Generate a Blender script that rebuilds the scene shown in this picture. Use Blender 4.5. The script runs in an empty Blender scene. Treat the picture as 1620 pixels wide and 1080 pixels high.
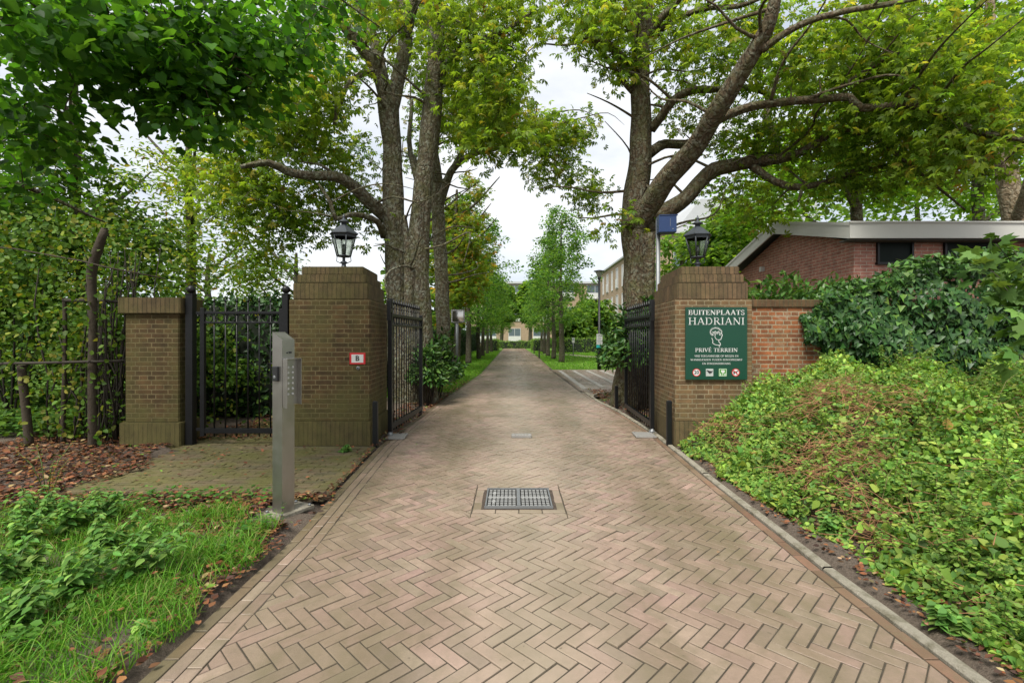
import bpy, bmesh, math, random
import numpy as np
from mathutils import Vector, Matrix
# ---------------------------------------------------------------- camera, world, sun, exposure
S = bpy.context.scene
C = S.collection
F = 765.0            # focal length in photo pixels, photo is 1620 wide
CX, HY, EYE = 810.0, 532.0, 1.40
cam_d = bpy.data.cameras.new('camera'); cam = bpy.data.objects.new('camera', cam_d); C.objects.link(cam)
cam.location = (0, 0, EYE); cam.rotation_euler = (math.radians(90), 0, 0)
cam_d.sensor_width = 36.0; cam_d.lens = 36.0*F/1620.0
cam_d.shift_y = -(540-HY)/1620.0
cam_d.clip_start = 0.05; cam_d.clip_end = 1500
S.camera = cam

SUN_EL, SUN_AZ = 56.0, 205.0      # azimuth from +Y clockwise: the sun stands behind the camera, a little left
w = bpy.data.worlds.new('World'); S.world = w; w.use_nodes = True
nt = w.node_tree; nt.nodes.clear()
out = nt.nodes.new('ShaderNodeOutputWorld'); bg = nt.nodes.new('ShaderNodeBackground')
sky = nt.nodes.new('ShaderNodeTexSky'); sky.sky_type = 'NISHITA'; sky.sun_disc = False
sky.sun_elevation = math.radians(SUN_EL); sky.sun_rotation = math.radians(SUN_AZ)
tc = nt.nodes.new('ShaderNodeTexCoord'); mp = nt.nodes.new('ShaderNodeMapping'); mp.inputs['Scale'].default_value = (1.0, 1.0, 2.6)
n1 = nt.nodes.new('ShaderNodeTexNoise'); n1.inputs['Scale'].default_value = 2.3; n1.inputs['Detail'].default_value = 7; n1.inputs['Roughness'].default_value = .55
cr = nt.nodes.new('ShaderNodeValToRGB')
cr.color_ramp.elements[0].position = .34; cr.color_ramp.elements[0].color = (.60, .66, .74, 1)
cr.color_ramp.elements[1].position = .60; cr.color_ramp.elements[1].color = (1, 1, 1, 1)
sc_ = nt.nodes.new('ShaderNodeVectorMath'); sc_.operation = 'SCALE'; sc_.inputs['Scale'].default_value = 2.95
mx = nt.nodes.new('ShaderNodeMix'); mx.data_type = 'RGBA'; mx.inputs[0].default_value = .93
nt.links.new(tc.outputs['Generated'], mp.inputs[0]); nt.links.new(mp.outputs[0], n1.inputs['Vector'])
nt.links.new(n1.outputs[0], cr.inputs[0]); nt.links.new(cr.outputs[0], sc_.inputs[0])
nt.links.new(sky.outputs[0], mx.inputs[6]); nt.links.new(sc_.outputs[0], mx.inputs[7])
nt.links.new(mx.outputs[2], bg.inputs[0]); bg.inputs[1].default_value = .10
nt.links.new(bg.outputs[0], out.inputs[0])
sd = bpy.data.lights.new('sun', 'SUN'); sun = bpy.data.objects.new('sun', sd); C.objects.link(sun)
sd.energy = 1.5; sd.angle = math.radians(24); sd.color = (1.0, .96, .88)
az, el = math.radians(SUN_AZ), math.radians(SUN_EL)
sdir = Vector((math.sin(az)*math.cos(el), math.cos(az)*math.cos(el), math.sin(el)))
sun.rotation_euler = sdir.to_track_quat('Z', 'Y').to_euler(); sun.location = (0, -5, 30)
S.view_settings.view_transform = 'Standard'; S.view_settings.look = 'None'; S.view_settings.gamma = 1
S.view_settings.exposure = 1.92
S.render.engine = 'CYCLES'
S.cycles.max_bounces = 7; S.cycles.diffuse_bounces = 4; S.cycles.transmission_bounces = 5; S.cycles.glossy_bounces = 2
S.cycles.transparent_max_bounces = 6
S.cycles.caustics_reflective = False; S.cycles.caustics_refractive = False

random.seed(7); RNG = np.random.default_rng(7)
def P(x, y, D): return Vector(((x-CX)/F*D, D, EYE-(y-HY)/F*D))   # a point seen at photo pixel x, y standing D metres away
# ---------------------------------------------------------------- tagging
def tag(o, label=None, cat=None, group=None, kind=None):
    if label: o['label'] = label
    if cat: o['category'] = cat
    if group: o['group'] = group
    if kind: o['kind'] = kind
    return o
def thing(name, label, cat, loc=(0, 0, 0), rz=0, group=None):
    o = bpy.data.objects.new(name, None); C.objects.link(o); o.empty_display_size = .1
    o.location = loc; o.rotation_euler = (0, 0, rz)
    return tag(o, label, cat, group)
def link(name, me, m, parent=None):
    o = bpy.data.objects.new(name, me); C.objects.link(o)
    if m: me.materials.append(m)
    if parent is not None: o.parent = parent
    return o
def copy_tree(o, parent=None):
    c = o.copy(); C.objects.link(c); c.parent = parent
    for ch in list(o.children): copy_tree(ch, c)
    return c
# ---------------------------------------------------------------- mesh from arrays (quads)
def quads_mesh(name, v, q, col=None, smooth=False):
    v = np.asarray(v, dtype=np.float32).reshape(-1, 3); q = np.asarray(q, dtype=np.int32).reshape(-1, 4)
    me = bpy.data.meshes.new(name)
    me.vertices.add(len(v)); me.vertices.foreach_set('co', v.ravel())
    me.loops.add(len(q)*4); me.loops.foreach_set('vertex_index', q.ravel())
    me.polygons.add(len(q)); me.polygons.foreach_set('loop_start', np.arange(len(q), dtype=np.int32)*4)
    me.update(calc_edges=True)
    if col is not None:
        a = me.color_attributes.new('Col', 'FLOAT_COLOR', 'POINT')
        c4 = np.ones((len(v), 4), dtype=np.float32); c4[:, :3] = col; a.data.foreach_set('color', c4.ravel())
    if smooth: me.polygons.foreach_set('use_smooth', np.ones(len(q), dtype=bool))
    return me
class MB:
    """collects polygons; build() links them as one mesh object"""
    def __init__(s): s.v = []; s.f = []; s.c = []; s.sm = []
    def add(s, vs, fs, col=None, smooth=False):
        b = len(s.v); s.v += [tuple(p) for p in vs]; s.f += [tuple(i+b for i in f) for f in fs]
        s.c += [col or (1, 1, 1)]*len(vs); s.sm += [smooth]*len(fs)
    def box(s, c, d, rz=0, col=None, M=None):
        x, y, z = d[0]/2, d[1]/2, d[2]/2
        R = Matrix.Rotation(rz, 3, 'Z') if M is None else M
        vs = [Vector(c)+R@Vector((i*x, j*y, k*z)) for k in (-1, 1) for j in (-1, 1) for i in (-1, 1)]
        s.add(vs, [(0, 2, 3, 1), (4, 5, 7, 6), (0, 1, 5, 4), (2, 6, 7, 3), (0, 4, 6, 2), (1, 3, 7, 5)], col)
    def bbox(s, c, d, b=.006, rz=0, col=None, M=None):
        bm = bmesh.new(); bmesh.ops.create_cube(bm, size=1)
        for v in bm.verts: v.co = Vector((v.co.x*d[0], v.co.y*d[1], v.co.z*d[2]))
        bmesh.ops.bevel(bm, geom=bm.edges[:], offset=min(b, min(d)*.4), segments=2, affect='EDGES', profile=.6)
        R = Matrix.Rotation(rz, 3, 'Z') if M is None else M
        vs = [Vector(c)+R@v.co for v in bm.verts]; s.add(vs, [[v.index for v in f.verts] for f in bm.faces], col, False); bm.free()
    def prism(s, poly, z0, z1, col=None):
        n = len(poly); vs = [(p[0], p[1], z0) for p in poly]+[(p[0], p[1], z1) for p in poly]
        s.add(vs, [tuple(range(n))[::-1], tuple(range(n, 2*n))]+[(i, (i+1) % n, n+(i+1) % n, n+i) for i in range(n)], col)
    def prismXZ(s, poly, y0, y1, col=None):          # polygon in x,z extruded in depth
        n = len(poly); vs = [(p[0], y0, p[1]) for p in poly]+[(p[0], y1, p[1]) for p in poly]
        s.add(vs, [tuple(range(n)), tuple(range(n, 2*n))[::-1]]+[((i+1) % n, i, n+i, n+(i+1) % n) for i in range(n)], col)
    def tube(s, pts, rs, n=10, col=None, caps=True, smooth=True):
        pts = [Vector(p) for p in pts]
        if not hasattr(rs, '__len__'): rs = [rs]*len(pts)
        T = [(pts[min(i+1, len(pts)-1)]-pts[max(i-1, 0)]).normalized() for i in range(len(pts))]
        u = T[0].orthogonal().normalized(); vs = []
        for i, p in enumerate(pts):
            u = (u-T[i]*u.dot(T[i])).normalized(); w_ = T[i].cross(u)
            for k in range(n):
                a = 2*math.pi*k/n; vs.append(p+(u*math.cos(a)+w_*math.sin(a))*rs[i])
        fs = [(i*n+k, i*n+(k+1) % n, (i+1)*n+(k+1) % n, (i+1)*n+k) for i in range(len(pts)-1) for k in range(n)]
        s.add(vs, fs, col, smooth)
        if caps:
            b = len(s.v)-len(vs)
            s.f += [tuple(b+k for k in range(n))[::-1], tuple(b+(len(pts)-1)*n+k for k in range(n))]; s.sm += [False, False]
    def lathe(s, prof, c=(0, 0, 0), n=16, col=None, smooth=True, ph=0):
        vs = [(c[0]+r*math.cos(2*math.pi*k/n+ph), c[1]+r*math.sin(2*math.pi*k/n+ph), c[2]+z) for r, z in prof for k in range(n)]
        m = len(prof); fs = [(i*n+k, i*n+(k+1) % n, (i+1)*n+(k+1) % n, (i+1)*n+k) for i in range(m-1) for k in range(n)]
        fs += [tuple(range(n))[::-1], tuple((m-1)*n+k for k in range(n))]
        s.add(vs, fs, col, smooth)
    def torus(s, c, R, r, axis='Y', n=18, m=6, col=None):
        vs = []
        for i in range(n):
            a = 2*math.pi*i/n
            for j in range(m):
                b = 2*math.pi*j/m; q = R+r*math.cos(b); h = r*math.sin(b)
                if axis == 'Y': vs.append((c[0]+q*math.cos(a), c[1]+h, c[2]+q*math.sin(a)))
                elif axis == 'X': vs.append((c[0]+h, c[1]+q*math.cos(a), c[2]+q*math.sin(a)))
                else: vs.append((c[0]+q*math.cos(a), c[1]+q*math.sin(a), c[2]+h))
        s.add(vs, [(i*m+j, ((i+1) % n)*m+j, ((i+1) % n)*m+(j+1) % m, i*m+(j+1) % m) for i in range(n) for j in range(m)], col, True)
    def build(s, name, m, parent=None, color=False):
        me = bpy.data.meshes.new(name); me.from_pydata(s.v, [], s.f)
        me.polygons.foreach_set('use_smooth', s.sm)
        if color:
            a = me.color_attributes.new('Col', 'FLOAT_COLOR', 'POINT')
            c4 = np.ones((len(s.v), 4), dtype=np.float32); c4[:, :3] = np.array(s.c); a.data.foreach_set('color', c4.ravel())
        me.update(); return link(name, me, m, parent)
# ---------------------------------------------------------------- materials
def newmat(name):
    m = bpy.data.materials.new(name); m.use_nodes = True; t = m.node_tree
    return m, t, t.nodes['Principled BSDF'], t.nodes['Material Output']
def N(t, typ, **kw):
    n = t.nodes.new(typ)
    for k, v in kw.items():
        if k.startswith('i_'):
            key = k[2:].replace('_', ' ')
            n.inputs[int(key) if key.isdigit() else key].default_value = v
        else: setattr(n, k, v)
    return n
def noise(t, vec, scale, detail=4, rough=.6, dist=0):
    n = N(t, 'ShaderNodeTexNoise'); n.inputs['Scale'].default_value = scale; n.inputs['Detail'].default_value = detail
    n.inputs['Roughness'].default_value = rough; n.inputs['Distortion'].default_value = dist
    if vec is not None: t.links.new(vec, n.inputs['Vector'])
    return n.outputs[0]
def ramp(t, fac, stops):
    r = N(t, 'ShaderNodeValToRGB'); e = r.color_ramp.elements
    while len(e) < len(stops): e.new(.5)
    for i, (p, c) in enumerate(stops): e[i].position = p; e[i].color = (*c, 1) if hasattr(c, '__len__') else (c, c, c, 1)
    t.links.new(fac, r.inputs[0]); return r.outputs[0]
def mixc(t, fac, a, b, mode='MIX'):
    m = N(t, 'ShaderNodeMix', data_type='RGBA', blend_type=mode)
    for k, x in ((0, fac), (6, a), (7, b)):
        if hasattr(x, 'is_output'): t.links.new(x, m.inputs[k])
        elif k == 0: m.inputs[0].default_value = x
        else: m.inputs[k].default_value = (*x, 1)
    return m.outputs[2]
def math_(t, op, a, b=0.0, c=None):
    m = N(t, 'ShaderNodeMath', operation=op)
    for k, x in enumerate((a, b) if c is None else (a, b, c)):
        if hasattr(x, 'is_output'): t.links.new(x, m.inputs[k])
        else: m.inputs[k].default_value = x
    return m.outputs[0]
def bump(t, h, strength=.5, dist=.01, normal=None):
    b = N(t, 'ShaderNodeBump'); b.inputs['Strength'].default_value = strength; b.inputs['Distance'].default_value = dist
    t.links.new(h, b.inputs['Height'])
    if normal is not None: t.links.new(normal, b.inputs['Normal'])
    return b.outputs[0]
def coords(t): return N(t, 'ShaderNodeNewGeometry').outputs['Position']
def attr(t): a = N(t, 'ShaderNodeAttribute', attribute_name='Col'); return a.outputs['Color']
def plain(name, col, rough=.5, metal=0.0, var=.12, scale=30, bmp=.15, bd=.002, spec=.5):
    m, t, b, o = newmat(name); p = coords(t)
    n_ = noise(t, p, scale, 5); c = mixc(t, n_, tuple(x*(1-var) for x in col), tuple(min(1, x*(1+var)) for x in col))
    n2 = noise(t, p, scale*.17, 3); c = mixc(t, ramp(t, n2, [(.35, 0.0), (.7, .35)]), c, tuple(x*(1-2*var) for x in col))
    t.links.new(c, b.inputs['Base Color']); b.inputs['Metallic'].default_value = metal
    t.links.new(ramp(t, n_, [(0, max(.02, rough-.12)), (1, min(1, rough+.12))]), b.inputs['Roughness'])
    b.inputs['Specular IOR Level'].default_value = spec
    if bmp: t.links.new(bump(t, n_, bmp, bd), b.inputs['Normal'])
    return m
def leaf_mat(name, trans=.35, rough=.45, spec=.4, tint=(1.25, 1.15, .6)):
    m, t, b, o = newmat(name); c = attr(t)
    v = noise(t, coords(t), 60, 2); c = mixc(t, .35, c, mixc(t, v, (.3, .3, .3), (1.0, 1.0, 1.0)), 'MULTIPLY') if False else c
    t.links.new(c, b.inputs['Base Color']); b.inputs['Roughness'].default_value = rough; b.inputs['Specular IOR Level'].default_value = spec
    tr = N(t, 'ShaderNodeBsdfTranslucent'); t.links.new(mixc(t, 1.0, c, tint, 'MULTIPLY'), tr.inputs['Color'])
    ms = N(t, 'ShaderNodeMixShader'); ms.inputs[0].default_value = trans
    t.links.new(b.outputs[0], ms.inputs[1]); t.links.new(tr.outputs[0], ms.inputs[2]); t.links.new(ms.outputs[0], o.inputs[0])
    return m
def brick_mat(name, c1, c2, mortar, bw=.21, rh=.06, ms=.005, offset=.5, squash=1.0, moss=(.045, .05, .015), moss_amt=.5, moss_low=.3, bmp=.7, wear=None, swap=False, mortar_vis=1.0):
    m, t, b, o = newmat(name)
    g = N(t, 'ShaderNodeNewGeometry'); sp = N(t, 'ShaderNodeSeparateXYZ'); t.links.new(g.outputs['Position'], sp.inputs[0])
    sn = N(t, 'ShaderNodeSeparateXYZ'); t.links.new(g.outputs['True Normal'], sn.inputs[0])
    ax = math_(t, 'GREATER_THAN', math_(t, 'ABSOLUTE', sn.outputs[0]), .7); az_ = math_(t, 'GREATER_THAN', math_(t, 'ABSOLUTE', sn.outputs[2]), .7)
    u = math_(t, 'ADD', math_(t, 'MULTIPLY', sp.outputs[0], math_(t, 'SUBTRACT', 1.0, ax)), math_(t, 'MULTIPLY', sp.outputs[1], ax))
    v = math_(t, 'ADD', math_(t, 'MULTIPLY', sp.outputs[2], math_(t, 'SUBTRACT', 1.0, az_)), math_(t, 'MULTIPLY', sp.outputs[1], az_))
    jit = noise(t, g.outputs['Position'], 7, 2); v = math_(t, 'ADD', v, math_(t, 'MULTIPLY', math_(t, 'SUBTRACT', jit, .5), .006))
    jit2 = noise(t, g.outputs['Position'], 40, 2); u = math_(t, 'ADD', u, math_(t, 'MULTIPLY', math_(t, 'SUBTRACT', jit2, .5), .006))
    cb = N(t, 'ShaderNodeCombineXYZ'); t.links.new(u, cb.inputs[0]); t.links.new(v, cb.inputs[1])
    br = N(t, 'ShaderNodeTexBrick', offset=offset, squash=squash, squash_frequency=2)
    t.links.new(cb.outputs[0], br.inputs['Vector'])
    for k, x in (('Scale', 1.0), ('Brick Width', bw), ('Row Height', rh), ('Mortar Size', ms), ('Mortar Smooth', .25), ('Bias', 0.0)): br.inputs[k].default_value = x
    br.inputs['Color1'].default_value = (*c1, 1); br.inputs['Color2'].default_value = (*c2, 1); br.inputs['Mortar'].default_value = (*mortar, 1)
    pos = g.outputs['Position']
    nf = noise(t, pos, 90, 5); nm = noise(t, pos, 9, 5); nl = noise(t, pos, 2.3, 5, .65)
    col = mixc(t, .75, br.outputs['Color'], ramp(t, nf, [(.2, (.55, .55, .55)), (.8, (1.25, 1.25, 1.2))]), 'MULTIPLY')
    col = mixc(t, .8, col, ramp(t, nm, [(.3, (.6, .6, .6)), (.7, (1.25, 1.2, 1.15))]), 'MULTIPLY')
    mlow = N(t, 'ShaderNodeMapRange'); t.links.new(sp.outputs[2], mlow.inputs[0])
    mlow.inputs[1].default_value = moss_low+.5; mlow.inputs[2].default_value = moss_low-.15; mlow.inputs[3].default_value = 0; mlow.inputs[4].default_value = .4
    mf = math_(t, 'MULTIPLY', ramp(t, math_(t, 'ADD', nl, math_(t, 'MULTIPLY', mlow.outputs[0], .5)), [(.42, 0.0), (.68, 1.0)]), moss_amt)
    mf = math_(t, 'MULTIPLY', mf, ramp(t, nm, [(.25, .5), (.6, 1.0)]))
    col = mixc(t, mf, col, mixc(t, nf, tuple(x*.7 for x in moss), tuple(x*1.5 for x in moss)))
    if wear: col = mixc(t, ramp(t, noise(t, pos, 5, 6, .7), [(.56, 0.0), (.72, .65)]), col, wear)
    t.links.new(col, b.inputs['Base Color']); b.inputs['Roughness'].default_value = .85; b.inputs['Specular IOR Level'].default_value = .25
    h = math_(t, 'SUBTRACT', math_(t, 'MULTIPLY', nf, .35), math_(t, 'MULTIPLY', br.outputs['Fac'], 1.0))
    h = math_(t, 'ADD', h, math_(t, 'MULTIPLY', nm, .6))
    t.links.new(bump(t, h, bmp, .014), b.inputs['Normal'])
    return m
M = {}
M['bk_left'] = brick_mat('old brick green with algae', (.058, .038, .017), (.108, .064, .028), (.17, .135, .070), ms=.007, moss=(.080, .078, .024), moss_amt=.75, moss_low=.35, squash=.5)
M['bk_left_sol'] = brick_mat('soldier brick green with algae', (.080, .060, .030), (.125, .090, .044), (.05, .04, .02), bw=.058, rh=.42, ms=.005, offset=0, moss=(.085, .080, .024), moss_amt=.7, moss_low=.5)
M['bk_right'] = brick_mat('old brown brick', (.115, .070, .038), (.205, .118, .060), (.29, .235, .15), ms=.007, moss=(.10, .095, .04), moss_amt=.6, moss_low=.35, squash=.5)
M['bk_right_sol'] = brick_mat('soldier brown brick', (.105, .072, .042), (.17, .112, .062), (.07, .055, .032), bw=.058, rh=.42, ms=.005, offset=0, moss=(.08, .075, .028), moss_amt=.5, moss_low=.5)
M['bk_wall'] = brick_mat('garden wall brick', (.16, .065, .034), (.34, .12, .048), (.34, .28, .19), moss=(.16, .15, .08), moss_amt=.5, moss_low=.3, squash=.5, ms=.008, wear=(.33, .29, .21))
M['bk_wall_sol'] = brick_mat('wall coping brick', (.08, .05, .028), (.14, .08, .04), (.10, .08, .045), bw=.06, rh=.4, ms=.006, offset=0, moss=(.08, .08, .03), moss_amt=.6)
M['bk_house'] = brick_mat('red house brick', (.42, .185, .14), (.52, .235, .175), (.56, .47, .39), bw=.22, rh=.0625, ms=.006, moss_amt=.0, moss_low=-5, wear=(.33, .23, .19), bmp=.5)
M['bk_pale'] = brick_mat('pale tan facade brick', (.34, .255, .18), (.40, .30, .21), (.36, .29, .22), bw=.22, rh=.0625, moss_amt=.0, moss_low=-5, bmp=.2)
M['black'] = plain('black painted iron', (.007, .0075, .008), .40, var=.4, scale=60, spec=.35)
M['steel'] = plain('brushed stainless steel', (.36, .35, .32), .36, .92, .10, 14, .05)
M['darkplastic'] = plain('black plastic', (.02, .021, .023), .3)
M['zinc'] = plain('galvanised metal', (.22, .23, .235), .5, .5, .12, 25)
M['iron_lamp'] = plain('dark grey painted cast iron', (.045, .052, .062), .45, .2, .25, 50)
M['signgreen'] = plain('dark green sign enamel', (.003, .048, .026), .4, var=.05, scale=8, bmp=0)
M['white'] = plain('white paint', (.62, .62, .60), .5, var=.03, scale=20, bmp=0)
M['fascia'] = plain('weathered white fascia board', (.58, .57, .52), .55, var=.12, scale=3, bmp=.05)
M['red'] = plain('red enamel', (.55, .015, .02), .4, var=.08, scale=30, bmp=0)
M['ink'] = plain('black lettering', (.01, .01, .012), .5, bmp=0)
M['blue'] = plain('dark blue sheet metal', (.012, .035, .11), .4, .1, .15, 18)
def kerb_mat():
    m, t, b, o = newmat('weathered concrete kerb'); p = coords(t); nf = noise(t, p, 90, 6, .75); nm = noise(t, p, 9, 6, .7)
    c = mixc(t, nf, (.17, .15, .11), (.38, .35, .28)); c = mixc(t, ramp(t, nm, [(.46, 0.0), (.64, .7)]), c, (.085, .075, .035)); t.links.new(c, b.inputs['Base Color']); b.inputs['Roughness'].default_value = .95
    t.links.new(bump(t, math_(t, 'ADD', nf, nm), .9, .012), b.inputs['Normal']); return m
M['concrete'] = kerb_mat()
M['stone'] = plain('grey metal foot plate', (.30, .29, .27), .6, .3, .2, 30)
M['wood'] = plain('old grey brown timber post', (.050, .037, .022), .9, var=.35, scale=35, bmp=.8, bd=.01)
M['glassdark'] = plain('dark window panel', (.006, .012, .009), .5, var=.1, scale=4, bmp=0, spec=.12)
M['winglass'] = plain('window glass', (.10, .13, .15), .12, 0, .2, 1.2, 0, spec=.8)
M['frame_grey'] = plain('pale window frame', (.55, .55, .53), .5, bmp=0)
M['rooftile'] = plain('pale grey roof sheet', (.42, .43, .44), .7, var=.1, scale=3)
M['rooffelt'] = plain('bitumen roof felt', (.09, .10, .09), .9, var=.25, scale=18, bmp=.4)
M['signgrey'] = plain('pale grey plaque', (.42, .44, .42), .5, bmp=0)
M['signlime'] = plain('bright green plaque', (.06, .24, .025), .45, bmp=0)
M['teal'] = plain('teal sign strip', (.01, .30, .30), .45, bmp=0)
M['litter'] = leaf_mat('fallen brown leaves', .08, .7, .2)
M['leaf'] = leaf_mat('tree leaves', .58, .5, .2, (1.8, 1.65, .7))
M['leafglossy'] = leaf_mat('glossy evergreen leaves', .15, .42, .3)
M['leafsoft'] = leaf_mat('soft undergrowth leaves', .4, .55, .22, (1.4, 1.25, .6))
M['grassblade'] = leaf_mat('grass blades', .35, .5, .25)
M['twig'] = plain('dark twig bark', (.04, .032, .022), .85, var=.3, scale=40)
def glass_mat():
    m, t, b, o = newmat('old rippled lantern glass'); b.inputs['Base Color'].default_value = (.86, .88, .84, 1); b.inputs['Roughness'].default_value = .12
    b.inputs['Transmission Weight'].default_value = 1.0; b.inputs['IOR'].default_value = 1.1
    t.links.new(bump(t, noise(t, coords(t), 45, 2), .3, .004), b.inputs['Normal'])
    tr = N(t, 'ShaderNodeBsdfTransparent'); tr.inputs[0].default_value = (.86, .88, .84, 1); ms = N(t, 'ShaderNodeMixShader'); ms.inputs[0].default_value = .3
    t.links.new(tr.outputs[0], ms.inputs[1]); t.links.new(b.outputs[0], ms.inputs[2]); t.links.new(ms.outputs[0], o.inputs[0]); return m
M['glass'] = glass_mat()
def mirror_mat():
    m, t, b, o = newmat('traffic mirror'); b.inputs['Base Color'].default_value = (.52, .50, .47, 1); b.inputs['Metallic'].default_value = 1; b.inputs['Roughness'].default_value = .18
    return m
M['mirror'] = mirror_mat()
def bark_mat(name, a, b_, lichen, green=.3, sc=1.0):
    m, t, b, o = newmat(name); p = N(t, 'ShaderNodeNewGeometry').outputs['Position']
    mpn = N(t, 'ShaderNodeMapping'); mpn.inputs['Scale'].default_value = (6.5*sc, 6.5*sc, 1.1*sc); t.links.new(p, mpn.inputs[0])
    v = N(t, 'ShaderNodeTexVoronoi', feature='DISTANCE_TO_EDGE'); v.inputs['Scale'].default_value = 1.6
    wv = N(t, 'ShaderNodeVectorMath', operation='ADD'); t.links.new(mpn.outputs[0], wv.inputs[0])
    nn = N(t, 'ShaderNodeTexNoise'); nn.inputs['Scale'].default_value = 4; t.links.new(p, nn.inputs['Vector'])
    s2 = N(t, 'ShaderNodeVectorMath', operation='SCALE'); s2.inputs['Scale'].default_value = 1.6; t.links.new(nn.outputs[1], s2.inputs[0]); t.links.new(s2.outputs[0], wv.inputs[1])
    t.links.new(wv.outputs[0], v.inputs['Vector'])
    nf = noise(t, p, 45, 6, .7); nl = noise(t, p, 3.2, 6, .7); nl2 = noise(t, p, 14, 5, .7)
    crk = ramp(t, v.outputs['Distance'], [(0, .25), (.2, 1.0)])
    col = mixc(t, nf, a, b_); col = mixc(t, math_(t, 'MULTIPLY', math_(t, 'SUBTRACT', 1.0, crk), .55), col, tuple(x*.35 for x in a))
    col = mixc(t, ramp(t, nl2, [(.49, 0.0), (.60, .8)]), col, lichen)
    col = mixc(t, math_(t, 'MULTIPLY', ramp(t, nl, [(.45, 0.0), (.62, 1.0)]), green), col, (.085, .095, .028))
    t.links.new(col, b.inputs['Base Color']); b.inputs['Roughness'].default_value = .9; b.inputs['Specular IOR Level'].default_value = .2
    h = math_(t, 'ADD', math_(t, 'MULTIPLY', crk, .7), math_(t, 'MULTIPLY', nl2, .8))
    t.links.new(bump(t, h, 1.0, .035), b.inputs['Normal']); return m
M['bark_grey'] = bark_mat('furrowed chestnut bark', (.072, .056, .036), (.165, .135, .09), (.24, .25, .195), .5)
M['bark_brown'] = bark_mat('brown chestnut bark', (.066, .047, .028), (.145, .105, .065), (.18, .18, .13), .5)
M['bark_dark'] = bark_mat('dark avenue tree bark', (.055, .045, .035), (.11, .09, .065), (.14, .14, .10), .5, 2.0)
M['bark_pale'] = bark_mat('flaking pale bark', (.18, .13, .08), (.34, .26, .17), (.42, .36, .26), .2, .8)
# ---------------------------------------------------------------- leaf templates and scatter
def tmpl_oval(w=.34, l1=.28, l2=.68, z=.07, tipz=-.06, heart=0.0):
    v = [(0, 0, 0), (l1-heart, w, z), (l2, w*.82, z*.8), (1, 0, tipz), (l2, -w*.82, z*.8), (l1-heart, -w, z)]
    return np.array(v, float), np.array([(0, 3, 2, 1), (0, 5, 4, 3)])
def tmpl_ivy():
    v = [(.05, 0, 0), (-.02, .46, .05), (.42, .27, .05), (1, 0, -.05), (.42, -.27, .05), (-.02, -.46, .05)]
    return np.array(v, float), np.array([(0, 3, 2, 1), (0, 5, 4, 3)])
def tmpl_palm(n=6):
    vs, fs = [], []
    for k, a in enumerate(np.linspace(-1.9, 1.9, n)):
        L = .62*(1-.28*abs(a)/1.9); b = len(vs); c, s = math.cos(a), math.sin(a); w_ = .105*L/.5
        for x, y, z in ((.03, 0, 0), (.62*L, w_, -.02), (L, 0, -.16), (.62*L, -w_, -.02)):
            vs.append((x*c-y*s, x*s+y*c, z-.10*(x/L)**2))
        fs.append((b, b+3, b+2, b+1))
    return np.array(vs, float), np.array(fs)
def tmpl_blade():
    v = [(0, .03, 0), (0, -.03, 0), (.45, .026, .05), (.45, -.026, .05), (.85, .014, -.02), (.85, -.014, -.02), (1.0, .002, -.12), (1.0, -.002, -.12)]
    return np.array(v, float), np.array([(0, 1, 3, 2), (2, 3, 5, 4), (4, 5, 7, 6)])
def tmpl_maple():
    vs, fs = [], []
    for a, L in ((-1.5, .55), (-.75, .8), (0, 1.0), (.75, .8), (1.5, .55)):
        b = len(vs); c, s = math.cos(a), math.sin(a); w_ = .21
        for x, y, z in ((0, 0, 0), (.5*L, w_, .0), (L, 0, -.05), (.5*L, -w_, .0)): vs.append((x*c-y*s, x*s+y*c, z))
        fs.append((b, b+3, b+2, b+1))
    return np.array(vs, float), np.array(fs)
def unit(a): return a/np.maximum(np.linalg.norm(a, axis=1, keepdims=True), 1e-9)
def scatter(pos, dirs, nrm, size, col, T):
    """leaf copies: pos (n,3); dirs pointing; nrm face normal; size (n,); col (n,3) -> verts, quads, colours"""
    tv, tf = T; n = len(pos); m = len(tv)
    x = unit(dirs); y = unit(np.cross(nrm, x)); z = np.cross(x, y)
    V_ = pos[:, None, :]+size[:, None, None]*(tv[None, :, 0, None]*x[:, None, :]+tv[None, :, 1, None]*y[:, None, :]+tv[None, :, 2, None]*z[:, None, :])
    Q = tf[None, :, :]+(np.arange(n)*m)[:, None, None]
    return V_.reshape(-1, 3), Q.reshape(-1, 4), np.repeat(col, m, axis=0)
def leaves_obj(name, parts, m, parent=None):
    vs, qs, cs, b = [], [], [], 0
    for v, q, c in parts: vs.append(v); qs.append(q+b); cs.append(c); b += len(v)
    me = quads_mesh(name, np.concatenate(vs), np.concatenate(qs), np.clip(np.concatenate(cs), 0, 1)); return link(name, me, m, parent)
def rand_dirs(n): return unit(RNG.normal(size=(n, 3)))
def palette(n, cols, wts, jit=.18, cl=None):
    i = RNG.choice(len(cols), n, p=np.array(wts)/sum(wts)); c = np.array(cols)[i]
    return c*(1+RNG.normal(0, jit, (n, 1)))*(1+RNG.normal(0, jit*.3, (n, 3)))
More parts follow.
